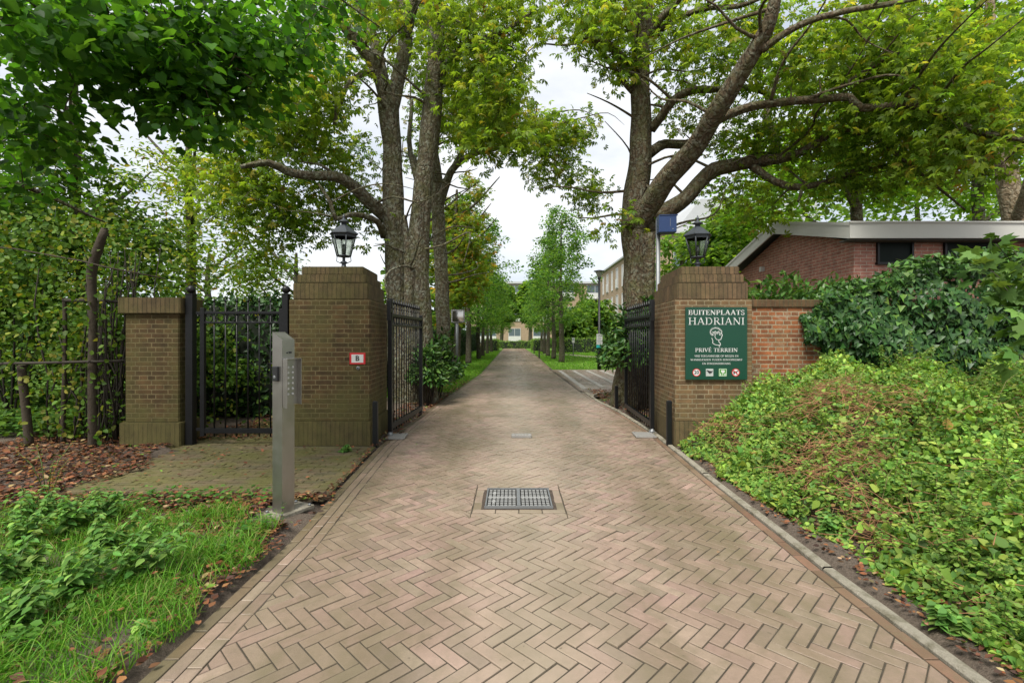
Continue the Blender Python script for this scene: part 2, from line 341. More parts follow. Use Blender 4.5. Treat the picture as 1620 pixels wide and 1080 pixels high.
# ---------------------------------------------------------------- trees
def catmull(pts, rs, step):
    P_ = [Vector(p) for p in pts]; o, r = [], []
    for i in range(len(P_)-1):
        p0, p1, p2, p3 = P_[max(i-1, 0)], P_[i], P_[i+1], P_[min(i+2, len(P_)-1)]
        k = max(2, int((p2-p1).length/step))
        for j in range(k):
            u = j/k
            q = .5*((2*p1)+(p2-p0)*u+(2*p0-5*p1+4*p2-p3)*u*u+(3*p1-p0-3*p2+p3)*u**3)
            o.append(q); r.append(rs[i]+(rs[i+1]-rs[i])*u)
    o.append(P_[-1]); r.append(rs[-1]); return o, r
def limb(mb, pts, rs, n=18, rough=.10, step=.12, wob=.02):
    o, r = catmull(pts, rs, step); ph = [random.random()*6.28 for _ in range(6)]
    T = [(o[min(i+1, len(o)-1)]-o[max(i-1, 0)]).normalized() for i in range(len(o))]
    u = T[0].orthogonal().normalized(); vs = []; s = 0
    for i, p in enumerate(o):
        if i: s += (o[i]-o[i-1]).length
        u = (u-T[i]*u.dot(T[i])).normalized(); w_ = T[i].cross(u)
        p = p+u*wob*math.sin(s*2.1+ph[0])+w_*wob*math.sin(s*1.7+ph[1])
        for k in range(n):
            a = 2*math.pi*k/n
            f = 1+rough*(.5*math.sin(2*a+ph[2]+s*.7)+.5*math.sin(3*a+ph[3]-s*.5)+.35*math.sin(5*a+ph[4]+s*1.3)+.3*math.sin(4*a+3.1*s+ph[5])+.35*math.sin(s*6.3+a+ph[1]))
            vs.append(p+(u*math.cos(a)+w_*math.sin(a))*r[i]*f)
    m = len(o); fs = [(i*n+k, i*n+(k+1) % n, (i+1)*n+(k+1) % n, (i+1)*n+k) for i in range(m-1) for k in range(n)]
    fs += [tuple(range(n))[::-1], tuple((m-1)*n+k for k in range(n))]
    mb.add(vs, fs, None, True)
    return o, r
def sample_blobs(blobs, per):
    """blobs: (px, py, D, rx_px, ry_px, rD, clumps) -> centres"""
    out_ = []
    for (x, y, D, rx, ry, rD, k) in blobs:
        for _ in range(int(k*per)):
            while True:
                a, b, c = random.uniform(-1, 1), random.uniform(-1, 1), random.uniform(-1, 1)
                if a*a+b*b+c*c <= 1: break
            out_.append(P(x+a*rx, y+b*ry, D+c*rD))
    return out_
def grow(nodes, centres, mb, sag=.12, rmin=.005, maxn=6):
    """attach each clump centre to the nearest wood with a thin curved branch"""
    NP = np.array([tuple(p) for p, r in nodes]); NR = np.array([r for p, r in nodes])
    base = np.array([tuple(c) for c in centres]); d = np.min(np.linalg.norm(base[:, None]-NP[None], axis=2), axis=1)
    for i in np.argsort(d):
        c = Vector(base[i]); dd = np.linalg.norm(NP-base[i], axis=1)*(1+.25*(NP[:, 2] > base[i][2]+.3)); j = int(np.argmin(dd)); a = Vector(NP[j]); L = (c-a).length
        if L < .05: continue
        mid = a.lerp(c, .5)+Vector((random.uniform(-1, 1), random.uniform(-1, 1), random.uniform(-.2, 1)))*L*sag
        r0 = min(NR[j]*.7, .008+.012*L+.01); r0 = max(r0, rmin)
        k = max(3, min(maxn, int(L/.25)+2)); pts = []; rs = []
        for q in range(k+1):
            u = q/k; p = a*(1-u)**2+mid*2*u*(1-u)+c*u*u; pts.append(p+Vector((random.uniform(-1, 1),)*3)*.02*L*(0 < u < 1)); rs.append(r0+(rmin*.7-r0)*u)
        mb.tube(pts, rs, 5, caps=False)
        NP = np.vstack([NP, np.array([tuple(p) for p in pts[1:]])]); NR = np.concatenate([NR, rs[1:]])
def clump_leaves(centres, per, rad, size, T, cols, wts, flat=.55, up=.9, jit=.15, cj=.16, droop=.3):
    n = len(centres)*per; c = np.repeat(np.array([tuple(p) for p in centres]), per, axis=0)
    off = RNG.normal(size=(n, 3)); off = unit(off)*(RNG.random((n, 1))**.45)*rad*RNG.uniform(.7, 1.25, (len(centres), 1)).repeat(per, axis=0); off[:, 2] *= flat
    pos = c+off; dirs = unit(off+RNG.normal(size=(n, 3))*rad*.5); dirs[:, 2] = dirs[:, 2]*.5-droop
    nr = RNG.normal(size=(n, 3))*.6; nr[:, 2] += up
    cc = palette(n, cols, wts, jit)*(1+RNG.normal(0, cj, (len(centres), 1))).repeat(per, axis=0)
    return scatter(pos, dirs, unit(nr), size*RNG.uniform(.65, 1.2, n), cc, T)
G_CH = [(.098, .18, .020), (.142, .235, .026), (.195, .285, .034), (.26, .27, .04), (.22, .15, .03)]
G_LI = [(.032, .105, .012), (.050, .145, .015), (.080, .20, .024)]
G_BR = [(.10, .22, .022), (.15, .28, .03), (.20, .32, .04)]
G_DK = [(.014, .042, .014), (.022, .062, .018), (.035, .085, .022)]
def tree(name, label, cat, base, limbs, blobs, bark, cols, wts, T, size, per=26, rad=.42, per_scale=1.0, group=None, n=18, rough=.10, flat=.55, extra=None, maxn=6, sag=.12, up=.9, droop=.3, nb=0, nbl=1.0):
    t = thing(name, label, cat, base, group=group); inv = Vector(base)
    mb = MB(); nodes = []
    for L in limbs:
        pts = [Vector(p) for p in L[0]]; o, r = limb(mb, [p-inv for p in pts], L[1], n if L[1][0] > .06 else 10, rough)
        nodes += [(p, q) for p, q in zip(o, r)]
    big = [x for x in nodes if x[1] > .035 and x[0].z > 2.6]
    for _ in range(nb if big else 0):        # medium side branches
        p, q = random.choice(big); a = random.uniform(0, 6.283); L = random.uniform(.8, 2.2)*nbl; d = Vector((math.cos(a), math.sin(a)*.8, random.uniform(-.15, .7))).normalized()
        k1 = p+d*L*.35+Vector((0, 0, .08)); k2 = k1+(d+Vector((random.gauss(0, .3), random.gauss(0, .3), random.gauss(0, .3)))).normalized()*L*.35; k3 = k2+(d+Vector((random.gauss(0, .5), random.gauss(0, .5), random.gauss(-.1, .4)))).normalized()*L*.35; r0 = min(q*.5, .032)
        o, r = limb(mb, [p, k1, k2, k3], [r0, r0*.75, r0*.5, r0*.2], 7, .05, .15, .015); nodes += [(x, y) for x, y in zip(o[2:], r[2:])]
    cs = [c-inv for c in sample_blobs(blobs, per_scale)]
    nodes2 = [x for x in nodes if x[0].z > 1.2] or nodes
    grow(nodes2, cs, mb, maxn=maxn, sag=sag); mb.build('trunk', bark, t)
    parts = [clump_leaves(cs, per, rad, size, T, cols, wts, flat, up=up, droop=droop)]
    leaves_obj('crown', parts, M['leaf'], t)
    return t
def leafy_box(x0, x1, y0, y1, z0, z1, n, size, T, cols, wts, depth=.12, wob=.06):
    """leaves over the five outer faces of a clipped or loose mass"""
    ax, ay, az_ = x1-x0, y1-y0, z1-z0
    A = np.array([ay*az_, ay*az_, ax*az_, ax*az_, ax*ay]); f = RNG.choice(5, n, p=A/A.sum()); r = RNG.random((n, 3))
    pos = np.empty((n, 3)); nr = np.zeros((n, 3))
    pos[:, 0] = x0+r[:, 0]*ax; pos[:, 1] = y0+r[:, 1]*ay; pos[:, 2] = z0+r[:, 2]*az_
    d = np.abs(RNG.normal(0, depth, n)); wv = wob*(np.sin(pos[:, 0]*5+pos[:, 2]*4)+np.sin(pos[:, 1]*4.3+pos[:, 2]*6.1)+np.sin(pos[:, 0]*2.2-pos[:, 1]*3))
    for k, (a, s, e) in enumerate(((0, -1, x0), (0, 1, x1), (1, -1, y0), (1, 1, y1), (2, 1, z1))):
        m = f == k; pos[m, a] = e-s*d[m]+s*wv[m]; nr[m, a] = s
    nr = unit(nr+RNG.normal(size=(n, 3))*.55); dirs = RNG.normal(size=(n, 3)); dirs[:, 2] -= .7
    return scatter(pos, dirs, nr, size*RNG.uniform(.7, 1.25, n), palette(n, cols, wts), T)
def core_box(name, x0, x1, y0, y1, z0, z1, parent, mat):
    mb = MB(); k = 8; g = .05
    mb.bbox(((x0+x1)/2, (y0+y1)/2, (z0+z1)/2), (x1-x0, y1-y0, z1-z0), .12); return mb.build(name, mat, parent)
def shrub_leaves(c, r, n, size, T, cols, wts, shell=.55, up=.5):
    d = rand_dirs(n); d[:, 2] = np.abs(d[:, 2])*1.0-.12*(RNG.random(n) < .3)
    lump = 1+.16*np.sin(d[:, 0]*7+c[0])+.14*np.sin(d[:, 2]*9+c[1]*3)+.12*np.sin(d[:, 1]*8)
    q = (shell+(1-shell)*RNG.random(n)**.6)*lump
    pos = np.array(c)+d*q[:, None]*np.array(r); nr = unit(d*.8+RNG.normal(size=(n, 3))*.5+np.array([0, 0, up])); dirs = d+RNG.normal(size=(n, 3))*.7
    dirs[:, 2] -= .2
    return scatter(pos, dirs, nr, size*RNG.uniform(.6, 1.25, n), palette(n, cols, wts), T)
OV, OVN, IVY, PALM, BLADE, MAPLE = tmpl_oval(), tmpl_oval(.2, .3, .65), tmpl_ivy(), tmpl_palm(), tmpl_blade(), tmpl_maple()
def tmpl_round(w=.45, back=.08, tip=-.14, cup=.07):
    v = [(0, 0, 0), (.5, 0, -.02), (1, 0, tip)]; q = []
    for s in (1, -1):
        b = len(v); v += [(.02-back, s*w*.62, cup*.8), (.34, s*w, cup), (.72, s*w*.62, cup*.4)]
        q += [(0, 1, b+1, b), (1, 2, b+2, b+1)] if s < 0 else [(0, b, b+1, 1), (1, b+1, b+2, 2)]
    return np.array(v, float), np.array(q)
HEART = tmpl_round(); ROUND = tmpl_round(.36, -.06, -.06, .05); LAUREL = tmpl_oval(.2, .35, .7, .05, -.14)
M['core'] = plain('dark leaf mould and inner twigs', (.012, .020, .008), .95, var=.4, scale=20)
# ---------------------------------------------------------------- road outline
LP = [(.3, -1.52), (3.3, -1.52), (4.5, -1.60), (6.2, -1.70), (9.4, -1.60), (13.5, -1.40), (18.2, -1.17), (35, -1.08), (56, -1.0)]
RP = [(.3, 1.86), (2.9, 1.86), (4.7, 1.92), (6.8, 2.02), (8.8, 1.97), (10.4, 1.82), (11.4, 1.80), (21.2, 1.66), (31.5, 1.77), (56, 1.5)]
def lerp_(T_, y):
    for (a, b), (c, d) in zip(T_, T_[1:]):
        if y <= c: return b+(d-b)*(y-a)/(c-a)
    return T_[-1][1]
Lx = lambda y: lerp_(LP, y)
Rx = lambda y: lerp_(RP, y)
def clip(poly, n, d):                    # keep n.p <= d
    o = []
    for i in range(len(poly)):
        a, b = poly[i], poly[(i+1) % len(poly)]; sa, sb = a[0]*n[0]+a[1]*n[1]-d, b[0]*n[0]+b[1]*n[1]-d
        if sa <= 0: o.append(a)
        if sa*sb < 0: t = sa/(sa-sb); o.append((a[0]+(b[0]-a[0])*t, a[1]+(b[1]-a[1])*t))
    return o
def area(p): return abs(sum(p[i][0]*p[(i+1) % len(p)][1]-p[(i+1) % len(p)][0]*p[i][1] for i in range(len(p))))/2
def edge_clip(poly, fn, off, side):
    y0 = min(p[1] for p in poly)-.02; y1 = max(p[1] for p in poly)+.02; a, b = (fn(y0)+off, y0), (fn(y1)+off, y1)
    n = ((b[1]-a[1]), -(b[0]-a[0])); n = (n[0]*side, n[1]*side); return clip(poly, n, n[0]*a[0]+n[1]*a[1])
def subtract(poly, x0, x1, y0, y1):
    if not (min(p[0] for p in poly) < x1 and max(p[0] for p in poly) > x0 and min(p[1] for p in poly) < y1 and max(p[1] for p in poly) > y0): return [poly]
    out_ = []
    for n, d in (((1, 0), x0), ((-1, 0), -x1), ((0, 1), y0), ((0, -1), -y1)):
        a = clip(poly, n, d)
        if len(a) > 2: out_.append(a)
        poly = clip(poly, (-n[0], -n[1]), -d)
        if len(poly) < 3: break
    return out_
def brick(mb, poly, col, z=0.0, bev=.0025, gap=.0036, tilt=.0016, fine=True):
    if len(poly) < 3 or area(poly) < .0006: return
    poly = ccw(poly)
    cx = sum(p[0] for p in poly)/len(poly); cy = sum(p[1] for p in poly)/len(poly)
    w_ = math.sqrt(area(poly)); 
    def sh(g): # inset every edge by g
        o = []; n = len(poly)
        for i in range(n):
            (x0, y0), (x1, y1), (x2, y2) = poly[i-1], poly[i], poly[(i+1) % n]
            l1 = math.hypot(x1-x0, y1-y0) or 1e-6; l2 = math.hypot(x2-x1, y2-y1) or 1e-6
            n1 = (-(y1-y0)/l1, (x1-x0)/l1); n2 = (-(y2-y1)/l2, (x2-x1)/l2); k = g/max(.35, 1+n1[0]*n2[0]+n1[1]*n2[1])
            o.append((x1+(n1[0]+n2[0])*k+random.gauss(0, .0006), y1+(n1[1]+n2[1])*k+random.gauss(0, .0006)))
        return o
    zz = z+random.gauss(0, .0012); tx, ty = random.gauss(0, tilt)*6, random.gauss(0, tilt)*6
    H = lambda p: zz+(p[0]-cx)*tx+(p[1]-cy)*ty
    n = len(poly)
    if fine:
        a, b = sh(gap), sh(gap+bev); vs = [(x, y, z-.022) for x, y in a]+[(x, y, H((x, y))-bev*.8) for x, y in a]+[(x, y, H((x, y))) for x, y in b]
        fs = [(i, (i+1) % n, n+(i+1) % n, n+i) for i in range(n)]+[(n+i, n+(i+1) % n, 2*n+(i+1) % n, 2*n+i) for i in range(n)]+[tuple(range(2*n, 3*n))]
    else:
        a = sh(gap); vs = [(x, y, z-.012) for x, y in a]+[(x, y, H((x, y))) for x, y in a]
        fs = [(i, (i+1) % n, n+(i+1) % n, n+i) for i in range(n)]+[tuple(range(n, 2*n))]
    mb.add(vs, fs, col)
def ccw(p):
    s = sum(p[i][0]*p[(i+1) % len(p)][1]-p[(i+1) % len(p)][0]*p[i][1] for i in range(len(p))); return p if s > 0 else p[::-1]
def pcol(y=5, kind=0):
    k = random.gauss(1, .08); r = random.random()
    c = ((.275, .197, .156), (.262, .198, .152), (.284, .194, .162), (.245, .194, .145), (.205, .155, .122))[0 if r < .35 else 1 if r < .6 else 2 if r < .8 else 3 if r < .94 else 4]
    if kind == 1: c = random.choice([(.21, .115, .08), (.16, .09, .062), (.235, .15, .11)])
    if kind == 2: c = random.choice([(.125, .092, .052), (.10, .082, .045), (.14, .10, .06)])
    return tuple(x*k for x in c)
BL, BW = .2, .0667
def herring(x0, x1, y0, y1, ang=math.radians(-45), ox=0.0, oy=0.0):
    """3:1 herringbone brick rectangles (world xy) covering a box"""
    c, s = math.cos(ang), math.sin(ang); R_ = math.hypot(x1-x0, y1-y0)/2+.5; mx_, my_ = (x0+x1)/2+ox, (y0+y1)/2+oy
    n = int(R_/BW)+4; out_ = []
    # cell: a=(W,W) step, b=(L,-L) step ; horizontal brick at (0,0)-(L,W), vertical brick at (L-?..)
    for i in range(-3*n, 3*n):
        for j in range(-n, n):
            u0, v0 = i*BW+j*BL, i*BW-j*BL
            if abs(u0)+abs(v0) > 2.2*R_+1: continue
            for (a, b, c_, d) in ((u0, v0, u0+BL, v0+BW), (u0+BL, v0-BL+BW, u0+BL+BW, v0+BW)):
                um, vm = (a+c_)/2, (b+d)/2; X, Y = mx_+um*c-vm*s, my_+um*s+vm*c
                if x0-.2 < X < x1+.2 and y0-.2 < Y < y1+.2:
                    out_.append([(mx_+p*c-q*s, my_+p*s+q*c) for p, q in ((a, b), (c_, b), (c_, d), (a, d))])
    return out_
def paver_mat():
    m, t, b, o = newmat('clay pavers'); p = coords(t); c = attr(t)
    nf = noise(t, p, 120, 5, .7); nm = noise(t, p, 16, 5, .65); nl = noise(t, p, 1.1, 5, .6); nt_ = noise(t, p, .55, 4, .6)
    c = mixc(t, .8, c, ramp(t, nf, [(.25, (.78, .78, .78)), (.75, (1.18, 1.17, 1.15))]), 'MULTIPLY')
    c = mixc(t, .8, c, ramp(t, nm, [(.3, (.80, .80, .79)), (.7, (1.15, 1.14, 1.12))]), 'MULTIPLY')
    c = mixc(t, ramp(t, nl, [(.42, 0.0), (.66, .55)]), c, (.205, .160, .110))
    mo = N(t, 'ShaderNodeMapping'); mo.inputs['Scale'].default_value = (1.0, .25, 1); t.links.new(p, mo.inputs[0])
    c = mixc(t, ramp(t, noise(t, mo.outputs[0], 1.6, 5, .6), [(.44, 0.0), (.62, .65)]), c, (.12, .10, .055))
    c = mixc(t, math_(t, 'MULTIPLY', ramp(t, noise(t, p, 5, 6, .75), [(.5, 0.0), (.68, .6)]), ramp(t, math_(t, 'ABSOLUTE', N(t, 'ShaderNodeSeparateXYZ').outputs[0]), [(0, 1.0), (1, 1.0)])), c, (.15, .125, .075))
    sp = N(t, 'ShaderNodeSeparateXYZ'); t.links.new(p, sp.inputs[0])
    centre_sheen = math_(t, 'MULTIPLY', ramp(t, math_(t, 'ABSOLUTE', math_(t, 'SUBTRACT', sp.outputs[0], math_(t, 'MULTIPLY', math_(t, 'SUBTRACT', nt_, .35), .8))), [(.1, 1.0), (.55, 0.0)]), ramp(t, nl, [(.3, .7), (.6, .25)])); c = mixc(t, centre_sheen, c, (.335, .275, .205))  # pale band along the road centre: wet sheen painted into the paver colour
    spot = ramp(t, noise(t, p, 30, 2, .5), [(.70, 0.0), (.76, .7)]); c = mixc(t, spot, c, (.10, .08, .055))
    t.links.new(c, b.inputs['Base Color']); t.links.new(ramp(t, nl, [(.3, .60), (.6, .34)]), b.inputs['Roughness']); b.inputs['Specular IOR Level'].default_value = .42
    t.links.new(bump(t, math_(t, 'ADD', nf, math_(t, 'MULTIPLY', nm, 1.2)), .55, .003), b.inputs['Normal']); return m
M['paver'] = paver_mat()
def mossy_paver():
    m, t, b, o = newmat('mossy pavers'); p = coords(t); c = attr(t); nl = noise(t, p, 2.2, 6, .65); nf = noise(t, p, 70, 5, .7)
    c = mixc(t, .8, c, ramp(t, nf, [(.25, (.6, .6, .6)), (.75, (1.3, 1.3, 1.25))]), 'MULTIPLY')
    c = mixc(t, ramp(t, nl, [(.40, 0.15), (.60, .9)]), c, mixc(t, nf, (.065, .066, .014), (.14, .13, .030)))
    t.links.new(c, b.inputs['Base Color']); b.inputs['Roughness'].default_value = .85; t.links.new(bump(t, nf, .7, .006), b.inputs['Normal']); return m
M['mossypaver'] = mossy_paver()
M['joint'] = plain('sandy joint dirt', (.060, .049, .032), .95, var=.5, scale=60, bmp=.5)
M['soil'] = plain('dark crumbly soil', (.085, .062, .045), .95, var=.75, scale=70, bmp=1.0, bd=.02)
GX0, GX1, GY0, GY1 = -.32, .43, 3.84, 4.49
road = MB()
for q in herring(-2.0, 2.2, .9, 56, oy=.03):
    cy = sum(p[1] for p in q)/4; q = ccw(q)
    q = edge_clip(q, Lx, .215, -1)
    if len(q) < 3: continue
    q = edge_clip(q, Rx, -.075, 1)
    if len(q) < 3: continue
    for piece in subtract(q, GX0-.004, GX1+.004, GY0-.004, GY1+.004): brick(road, ccw(piece), pcol(cy), fine=cy < 13)
def along(fn, y0, y1, off0, off1, L, kind, z=0.0, jit=.0):
    y = y0
    while y < y1:
        e = min(y+L, y1); brick(road, ccw([(fn(y)+off0, y), (fn(y)+off1, y), (fn(e)+off1, e), (fn(e)+off0, e)]), pcol(y, kind), z, fine=y < 13); y = e
for k in range(3): along(Lx, .9+.07*k, 56, .07*k+.004, .07*k+.074, BL, 0 if k else 2)
along(Rx, .9, 12.0, -.072, -.002, BL, 1); along(Rx, 21.2, 56, -.072, -.002, BL, 1)
# brick frame round the grate
for (a, b, c, d, hor) in ((GX0, GX1, GY1-.075, GY1, 1), (GX0, GX1, GY0, GY0+.075, 1), (GX0, GX0+.075, GY0+.08, GY1-.08, 0), (GX1-.075, GX1, GY0+.08, GY1-.08, 0)):
    n = 4 if hor else 3
    for k in range(n):
        p0, p1 = k/n, (k+1)/n
        r = [(a+(b-a)*p0, c), (a+(b-a)*p1, c), (a+(b-a)*p1, d), (a+(b-a)*p0, d)] if hor else [(a, c+(d-c)*p0), (b, c+(d-c)*p0), (b, c+(d-c)*p1), (a, c+(d-c)*p1)]
        brick(road, r, pcol(4, 2 if (k+hor) % 3 == 0 else 0))
# side road and parking bays to the right
def side_ok(x, y): return (y > 12.2+max(0, min(1, (3.2-x)/1.4))*(-.6) and y < 20.3)
for q in herring(1.7, 12, 11.6, 20.3, oy=.01):
    x, y = sum(p[0] for p in q)/4, sum(p[1] for p in q)/4
    if x > Rx(y)+.02 and side_ok(x, y): brick(road, ccw(q), tuple(v*1.08 for v in pcol(y)), fine=False)
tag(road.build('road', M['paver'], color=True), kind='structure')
mb = MB()
ys = [.3, 3.3, 4.5, 6.2, 9.4, 13.5, 18.2, 35, 56]
for a, b in zip(ys, ys[1:]): mb.add([(Lx(a), a, -.0050), (Rx(a)+.0, a, -.0050), (Rx(b), b, -.0050), (Lx(b), b, -.0050)], [(0, 1, 2, 3)])
mb.add([(1.6, 11.3, -.0125), (12.2, 11.3, -.0125), (12.2, 20.4, -.0125), (1.6, 20.4, -.0125)], [(0, 1, 2, 3)])
tag(mb.build('road_bed', M['joint']), kind='structure')
# parking bay stripes
mb = MB()
for k in range(9):
    x = 1.95+k*.56; mb.box((x, 16.3+min(.8, k*.3), .004), (.15, 6.9-min(1.4, k*.5), .004))
tag(mb.build('road_markings', plain('weathered white bay paint', (.34, .32, .28), .8, var=.3, scale=30)), kind='structure')
# concrete kerb right
mb = MB(); y = .9
while y < 12.0:
    e = min(y+1.0, 12.0); g = .004; k = 5
    for j in range(k):
        a, b = y+(e-y)*j/k+(g if j == 0 else 0), y+(e-y)*(j+1)/k-(g if j == k-1 else 0)
        x0a, x0b = Rx(a)+.004, Rx(b)+.004; zt = .018+.004*math.sin(y*3)
        mb.add([(x0a, a, -.05), (x0b, b, -.05), (x0b, b, zt-.008), (x0a, a, zt-.008), (x0a+.010, a, zt), (x0b+.010, b, zt), (x0b+.056, b, zt), (x0a+.056, a, zt), (x0a+.066, a, zt-.01), (x0b+.066, b, zt-.01), (x0a+.066, a, -.05), (x0b+.066, b, -.05)],
               [(0, 3, 2, 1), (3, 4, 5, 2), (4, 7, 6, 5), (7, 8, 9, 6), (8, 10, 11, 9)])
    y = e
for a in np.linspace(0, math.pi/2, 14)[:-1]:      # the kerb turns the corner into the side road
    b = a+math.pi/2/13; cx_, cy_, r = 3.1, 12.0-1.3+1.3, 1.3
    def pt(q, rr): return (cx_-rr*math.cos(q), 11.0+rr*math.sin(q)*1.0)
    p = [pt(a, r), pt(b, r), pt(b, r-.07), pt(a, r-.07)]; mb.prism(ccw(p), -.05, .02)
tag(mb.build('kerb', M['concrete']), kind='structure')
# mossy brick path to the side gate
pathm = MB()
for (x0, x1, y0, y1) in ((-4.15, -1.72, 4.12, 6.0), (-4.25, -2.9, 6.0, 8.0)):
    r = 0; y = y0; x1_ = x1
    while y < y1-.01:
        x1 = Lx(y)-.03 if x1_ == -1.72 else x1_
        x = x0+(.1 if r % 2 else 0)-(.0)
        while x < x1:
            q = [(x, y), (min(x+.205, x1), y), (min(x+.205, x1), min(y+.07, y1)), (x, min(y+.07, y1))]
            brick(pathm, q, pcol(5, 2), .004, fine=False, tilt=.003); x += .205
        y += .07; r += 1
x = -2.9
while x < -1.75:      # strip in front of the pillar
    brick(pathm, [(x, 6.0), (min(x+.2, -1.72), 6.0), (min(x+.2, -1.72), 6.12), (x, 6.12)], pcol(5, 2), .004, fine=False); x += .2
tag(pathm.build('path', M['mossypaver'], color=True), kind='structure')
mb = MB(); mb.add([(-4.2, 4.1, -.006), (-1.70, 4.1, -.006), (-1.70, 6.2, -.006), (-4.2, 6.2, -.006)], [(0, 1, 2, 3)]); mb.add([(-4.25, 6.2, -.006), (-2.9, 6.2, -.006), (-2.9, 8, -.006), (-4.25, 8, -.006)], [(0, 1, 2, 3)])
tag(mb.build('path_bed', M['soil']), kind='structure')
# far footpath on the lawn, the ground itself
mb = MB()
pts = [(4.2, 36.5), (5.2, 33), (7.2, 29), (10, 26.2), (14, 24.4), (22, 23.5)]
for a, b in zip(pts, pts[1:]): mb.add([(a[0]-.5, a[1]-.4, .03), (b[0]-.5, b[1]-.6, .03), (b[0]+.5, b[1]+.6, .03), (a[0]+.5, a[1]+.4, .03)], [(0, 1, 2, 3)])
mb.add([(1.6, 36.3, .029), (4.5, 36.2, .029), (4.5, 37.2, .029), (1.6, 37.2, .029)], [(0, 1, 2, 3)])
tag(mb.build('footpath', plain('pale gravel footpath', (.30, .26, .20), .9, var=.15, scale=40)), kind='structure')
def ground_mat():
    m, t, b, o = newmat('soil and rough turf'); p = coords(t)
    sp = N(t, 'ShaderNodeSeparateXYZ'); t.links.new(p, sp.inputs[0])
    soil = mixc(t, noise(t, p, 70, 6, .75), (.045, .033, .025), (.26, .21, .165)); grass = mixc(t, noise(t, p, 35, 4), (.05, .11, .015), (.12, .22, .03))
    far = ramp(t, math_(t, 'ADD', math_(t, 'MULTIPLY', sp.outputs[1], .05), math_(t, 'MULTIPLY', noise(t, p, 2, 4), .2)), [(.62, 0.0), (.74, 1.0)])
    c = mixc(t, far, soil, grass); t.links.new(c, b.inputs['Base Color']); b.inputs['Roughness'].default_value = .95; b.inputs['Specular IOR Level'].default_value = .15
    t.links.new(bump(t, noise(t, p, 60, 6, .7), 1.0, .03), b.inputs['Normal']); return m
xs = np.concatenate([[-400, -150, -60, -30, -16], np.arange(-9, 12.01, .12), [16, 30, 60, 150, 400]])
ysg = np.concatenate([[-60, -20, -6, -2], np.arange(0, 14, .12), np.arange(14, 58, .8), [62, 80, 120, 200, 500]])
gx, gy = np.meshgrid(xs, ysg)
gz = .012+.012*np.sin(gx*3.1+gy*2.3)+.008*np.sin(gx*7+1)*np.sin(gy*6.3)
for i in range(gx.shape[0]):
    for j in range(gx.shape[1]):
        x, y = gx[i, j], gy[i, j]
        if y < 56.5 and Lx(y)-.12 < x < Rx(y)+.12: gz[i, j] = -.06
        if 10.6 < y < 20.6 and 1.5 < x < 12.5 and not (y < 11.9 and x > 2.2): gz[i, j] = -.06
        if -4.3 < x < -1.6 and 4.0 < y < 6.3: gz[i, j] = -.04
        if -4.35 < x < -2.8 and 6 < y < 8.1: gz[i, j] = -.04
        if y < .35: gz[i, j] = min(gz[i, j], -.02) if abs(x) < 2.2 else gz[i, j]
nx_ = len(xs); ii = (np.arange(len(ysg)-1)[:, None]*nx_+np.arange(nx_-1)[None, :]).ravel()
me = quads_mesh('ground', np.stack([gx.ravel(), gy.ravel(), gz.ravel()], 1), np.stack([ii, ii+1, ii+nx_+1, ii+nx_], 1), smooth=True)
tag(link('ground', me, ground_mat()), kind='structure')
def GZ(x, y): return .012+.012*np.sin(x*3.1+y*2.3)+.008*np.sin(x*7+1)*np.sin(y*6.3)

# ---------------------------------------------------------------- text
def text_me(s, size, M4, bold=0.0):
    cu = bpy.data.curves.new('lettering', 'FONT'); cu.body = s; cu.size = size; cu.align_x = 'CENTER'; cu.align_y = 'CENTER'; cu.extrude = .0012; cu.offset = bold
    o = bpy.data.objects.new('lettering', cu); C.objects.link(o); bpy.context.view_layer.update()
    me = bpy.data.meshes.new_from_object(o.evaluated_get(bpy.context.evaluated_depsgraph_get())); bpy.data.objects.remove(o)
    me.transform(M4); return me
UP = Matrix.Rotation(math.radians(90), 4, 'X')
T_, t_ = .15, .065
def stem(x, w=T_, y0=0, y1=1, s0=1, s1=1):
    r = [((x, y0), (x, y1), w)]
    if s0: r.append(((x-w/2-.09, y0+.025), (x+w/2+.09, y0+.025), .05))
    if s1: r.append(((x-w/2-.09, y1-.025), (x+w/2+.09, y1-.025), .05))
    return r
def arc(cx, cy, rx, ry, a0, a1, w0, w1=None, n=10):
    o = []
    for k in range(n):
        a, b = math.radians(a0+(a1-a0)*k/n), math.radians(a0+(a1-a0)*(k+1)/n)
        wt = w0 if w1 is None else w1+(w0-w1)*abs(math.cos((a+b)/2))
        o.append(((cx+rx*math.cos(a), cy+ry*math.sin(a)), (cx+rx*math.cos(b), cy+ry*math.sin(b)), wt))
    return o
def ln(x0, y0, x1, y1, w): return [((x0, y0), (x1, y1), w)]
